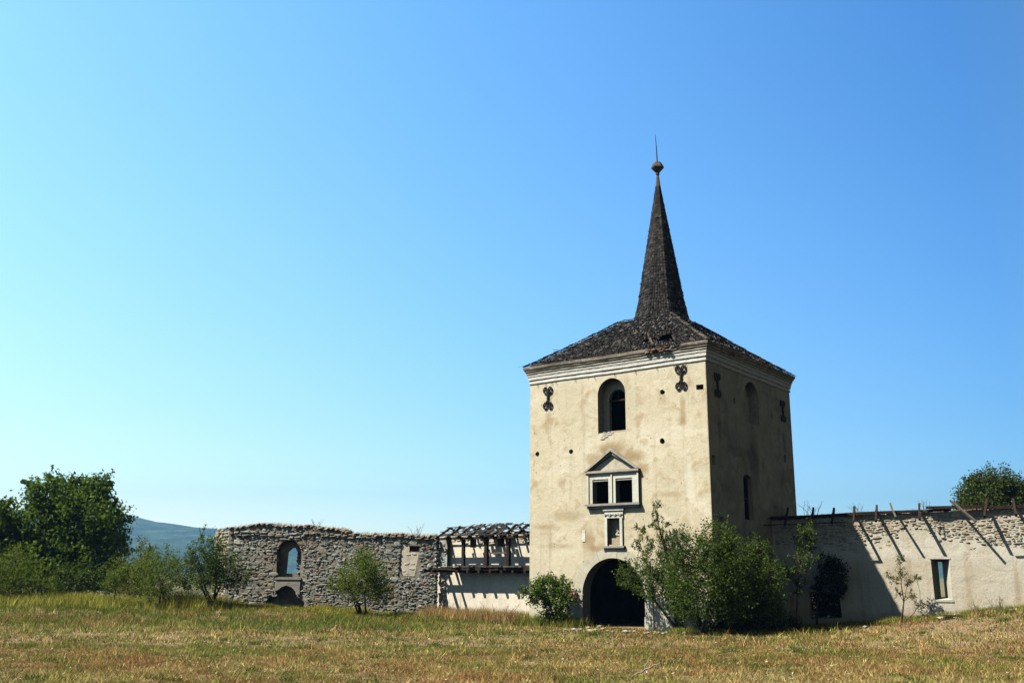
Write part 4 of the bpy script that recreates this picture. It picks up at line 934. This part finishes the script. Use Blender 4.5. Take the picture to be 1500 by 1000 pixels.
bb = MB(); c = world_at(1405, 900, 42.0); bb.beam((-.7, 0, .10), (.75, .1, .06), .10, .07); o = bb.build('fallen_board', M_GWOOD); o.location = (c[0], 42.0, H(c[0], 42.)); tag(o, 'dark fallen board lying along the foot of the sunlit wall', 'board')

# ------------------------------------------------------------------ grass
def blocked(x, y):
    a = (x-TL[0])*U[0]+(y-TL[1])*U[1]; b = (x-TL[0])*N_[0]+(y-TL[1])*N_[1]
    t = (a > -.02) & (a < W1+.02) & (b > -.02) & (b < W2+.02)
    a = (x-RW[0])*math.cos(RWA)-(y-RW[1])*math.sin(RWA); b = (x-RW[0])*math.sin(RWA)+(y-RW[1])*math.cos(RWA)
    t |= (a > -1) & (b > -.02) & (b < 1)
    a = (x-RU[0])*math.cos(RUA)-(y-RU[1])*math.sin(RUA); b = (x-RU[0])*math.sin(RUA)+(y-RU[1])*math.cos(RUA)
    t |= (a < .1) & (a > -11.5) & (b > -.02) & (b < 1)
    a = (x-GW[0])*U[0]+(y-GW[1])*U[1]; b = (x-GW[0])*N_[0]+(y-GW[1])*N_[1]
    t |= (a < .1) & (a > -8) & (b > -.02) & (b < 1)
    return t
GREEN = np.array((.15,.20,.038)); STRAW = np.array((.54,.415,.155)); RUSSET = np.array((.40,.205,.085)); OLIVE = np.array((.34,.31,.065)); YEL = np.array((.42,.41,.065))
def tint_for(x, y, rng, green):
    g = green+.09+(fbm(x, y, .30, 11)-.5)*.9+(fbm(x, y, 1.3, 12)-.5)*.8+(rng.rand(len(x))-.5)*.7
    r = .50+.06*sstep((2-x)/8)*sstep((34-y)/6)+(fbm(x, y, .25, 15)-.5)*.9+(rng.rand(len(x))-.5)*.5
    c = np.where((g > .62)[:, None], GREEN, np.where((g > .44)[:, None], OLIVE, STRAW))
    return np.where(((r > .585) & (g < .64))[:, None], RUSSET, c)
def blades(name, x, y, hh, rng, k, wid, tint, kind='stuff', spread=.06, lean=.45):
    n = len(x); tint = tint*np.exp(rng.normal(size=(n, 1))*.38); x = np.repeat(x, k); y = np.repeat(y, k); hh = np.repeat(hh, k)*rng.uniform(.5, 1.25, n*k); t = np.repeat(tint, k, 0)
    x = x+rng.normal(size=n*k)*spread; y = y+rng.normal(size=n*k)*spread
    z = hgt(x, y)-.01; a = rng.uniform(0, 6.283, n*k); wv = np.stack([np.cos(a), np.sin(a), 0*a], 1)*(wid*rng.uniform(.6, 1.3, n*k))[:, None]
    p = np.stack([x, y, z], 1); l = rng.normal(size=(n*k, 2))*lean*hh[:, None]
    tip = p+np.stack([l[:, 0], l[:, 1], hh], 1)
    V = np.stack([p-wv, p+wv, tip], 1).reshape(-1, 3)
    tag(np_mesh(name, V, 3, M_GRASS, None, np.repeat(t, 3, 0)), None, None, None, kind)
def scatter(n, y0, y1, rng, half=.86):
    y = np.sqrt(rng.uniform(y0**2, y1**2, n)); x = rng.uniform(-half, half, n)*y
    ok = ~blocked(x, y) & (fbm(x, y, .55, 41)+.25*fbm(x, y, 2.2, 42)+.35*rng.rand(n) > .52); return x[ok], y[ok]      # bare earth shows in patches
rng = np.random.RandomState(77)
green_of = lambda x, y: .44+.25*sstep((y-36)/10)*sstep((-x+2)/8)-.10*sstep((x-5)/10)-.12*sstep((31-y)/6)
x, y = scatter(122000, 15, 33, rng); blades('short_grass', x, y, (.03+.055*fbm(x, y, .35, 21)+.09*rng.rand(len(x))**4)*(.5+1.1*vnoise(x, y, 1.6, 44)), rng, 7, .009, tint_for(x, y, rng, green_of(x, y)), lean=.6)
x, y = scatter(86000, 33, 64, rng); hh = (.04+.11*fbm(x, y, .3, 22)+.12*rng.rand(len(x))**4)*(.55+vnoise(x, y, 1.1, 45))+.10*sstep((y-36)/10)*sstep((-x+1)/6)
blades('meadow_grass', x, y, hh, rng, 5, .014, tint_for(x, y, rng, green_of(x, y)), spread=.09, lean=.55)
# darker green weed tufts and thin dry seed stalks
cx = rng.uniform(-.55, .55, 70); cy = np.sqrt(rng.uniform(19**2, 44**2, 70)); cx = cx*cy; ii = np.repeat(np.arange(70), 26)
x = cx[ii]+rng.normal(size=len(ii))*rng.uniform(.06, .22, 70)[ii]; y = cy[ii]+rng.normal(size=len(ii))*.15; ok = ~blocked(x, y); x, y = x[ok], y[ok]
blades('weed_tufts', x, y, np.full(len(x), .13), rng, 4, .014, np.tile(np.array((.085,.13,.03)), (len(x), 1)), spread=.03, lean=.8)
x, y = scatter(3700, 16, 50, rng); blades('seed_stalks', x, y, .18+.30*rng.rand(len(x)), rng, 2, .006, np.where((rng.rand(len(x)) < .5)[:, None], STRAW, RUSSET), spread=.04, lean=.3)
def along(p, q, n, rng, wid):
    t = rng.rand(n); x = p[0]+(q[0]-p[0])*t; y = p[1]+(q[1]-p[1])*t; d = np.array((q[1]-p[1], -(q[0]-p[0]))); d = d/np.hypot(*d)
    if d[1] > 0: d = -d
    o = np.abs(rng.normal(size=n))*wid; x = x+d[0]*o; y = y+d[1]*o; ok = ~blocked(x, y); return x[ok], y[ok]
def mix2(a, b, f, rng, n): return np.where((rng.rand(n) < f)[:, None], a, b)
x, y = along((-16.2, 55.9), (-4.3, 54.2), 3600, rng, 1.5); blades('tall_weeds', x, y, (.10+.52*fbm(x, y, .9, 31)**1.5)*(1-.5*np.exp(-((x+12.3)/1.3)**2)), rng, 7, .013, mix2(YEL, OLIVE, .5, rng, len(x)), spread=.10, lean=.35)
x, y = along((-36, 60), (-15, 56.5), 4200, rng, 2.0); blades('tall_weeds', x, y, .3+.6*fbm(x, y, .6, 32), rng, 7, .017, mix2(YEL, OLIVE, .55, rng, len(x)), spread=.12, lean=.35)
x, y = along((-4.0, 54.2), (1.3, 49.9), 1800, rng, .9); blades('dry_grass', x, y, .25+.6*fbm(x, y, .9, 33), rng, 6, .012, mix2(STRAW, RUSSET, .6, rng, len(x)), spread=.10, lean=.3)
x, y = along((1.0, 47.9), (3.6, 45.9), 900, rng, .7); blades('dry_grass', x, y, .2+.45*fbm(x, y, .9, 34), rng, 6, .012, mix2(OLIVE, GREEN, .5, rng, len(x)), spread=.10, lean=.3)
x, y = along((7.2, 42.7), (9.2, 41.3), 700, rng, .6); x2, y2 = along((9, 42.1), (13.4, 46.4), 1200, rng, 1.2); x3, y3 = along((13.2, 46.6), (29, 39.4), 2600, rng, .6)
x = np.concatenate([x, x2, x3]); y = np.concatenate([y, y2, y3]); blades('wall_foot_grass', x, y, .10+.25*fbm(x, y, .9, 35), rng, 6, .012, mix2(OLIVE, GREEN, .6, rng, len(x)), spread=.10, lean=.4)
# grass on the wall tops
def topgrass(org, ang, x0, x1, topf, n, wid=.6):
    xs = rng.uniform(x0, x1, n); ys = rng.uniform(.05, wid, n); zs = np.array([topf(v) for v in xs])
    X = org[0]+xs*math.cos(ang)+ys*math.sin(ang); Y = org[1]-xs*math.sin(ang)+ys*math.cos(ang); k = 5
    X = np.repeat(X, k); Y = np.repeat(Y, k); Z = np.repeat(zs, k); m = n*k; h = rng.uniform(.06, .26, m)
    a = rng.uniform(0, 6.28, m); wv = np.stack([np.cos(a), np.sin(a), 0*a], 1)*.010; p = np.stack([X+rng.normal(size=m)*.05, Y+rng.normal(size=m)*.05, Z], 1)
    tip = p+np.stack([rng.normal(size=m)*.08, rng.normal(size=m)*.05, h], 1)
    c = mix2(STRAW, RUSSET, .55, rng, m)
    return np.stack([p-wv, p+wv, tip], 1).reshape(-1, 3), np.repeat(c, 3, 0)
A, ca = topgrass(RU, RUA, -12.1, -.2, lambda v: np.interp(v, [-12.3, -10, -5.5, -5, 0], [4.78, 5.0, 4.70, 4.46, 4.36]), 420); B, cb = topgrass(RW, RWA, .3, 16, lambda v: 5.05+.028*v, 260)
tag(np_mesh('wall_top_grass', np.concatenate([A, B]), 3, M_GRASS, None, np.concatenate([ca, cb])), kind='stuff')
# scattered pale dry leaves on the grass
x, y = scatter(8600, 15, 44, rng); z = hgt(x, y)+.05; m = len(x); a = rng.normal(size=(m, 3)); a[:, 2] *= .4; a /= np.linalg.norm(a, axis=1)[:, None]; q = np.cross(a, rng.normal(size=(m, 3))); q /= np.linalg.norm(q, axis=1)[:, None]
p = np.stack([x, y, z], 1); s = rng.uniform(.012, .045, m)[:, None]
tag(np_mesh('dry_leaves', np.stack([p-a*s, p+q*s*.5, p+a*s, p-q*s*.5], 1).reshape(-1, 3), 4, M_GRASS, None, np.repeat(mix2(np.array((.75,.66,.50)), np.array((.40,.22,.12)), .6, rng, m), 4, 0)), kind='stuff')

# small stones along the feet of the walls and in the grass
pr = random.Random(91); st = MB()
for p, q, n in (((13.6, 46.2), (28, 39.6), 60), ((-15.5, 55.3), (-4.3, 54.0), 60), ((-3.6, 53.6), (1.0, 49.6), 14), ((1.2, 47.5), (4.0, 45.2), 14), ((2, 43.5), (9, 41.0), 22)):
    for k in range(n):
        t = pr.random(); x = p[0]+(q[0]-p[0])*t+pr.gauss(0, .3); y = p[1]+(q[1]-p[1])*t-abs(pr.gauss(0, .5)); r = pr.uniform(.04, .13)
        rock(st, (x, y, H(x, y)+r*.5), (r*1.3, r, r*.7), pr)
tag(st.build('scattered_stones', M_PALE), kind='stuff')
# ------------------------------------------------------------------ haze
hz = MB(); hz.box(-8900, 8900, -300, 5200, -20, 420); hb = hz.build('haze', []); tag(hb, kind='stuff')
hm = bpy.data.materials.new('haze'); hm.use_nodes = True; t = hm.node_tree; t.nodes.clear()
pv = t.nodes.new('ShaderNodeVolumePrincipled'); pv.inputs['Color'].default_value = (.25, .56, 1, 1); pv.inputs['Density'].default_value = .00017; pv.inputs['Anisotropy'].default_value = .2
ou = t.nodes.new('ShaderNodeOutputMaterial'); t.links.new(pv.outputs[0], ou.inputs['Volume']); hb.data.materials.append(hm)
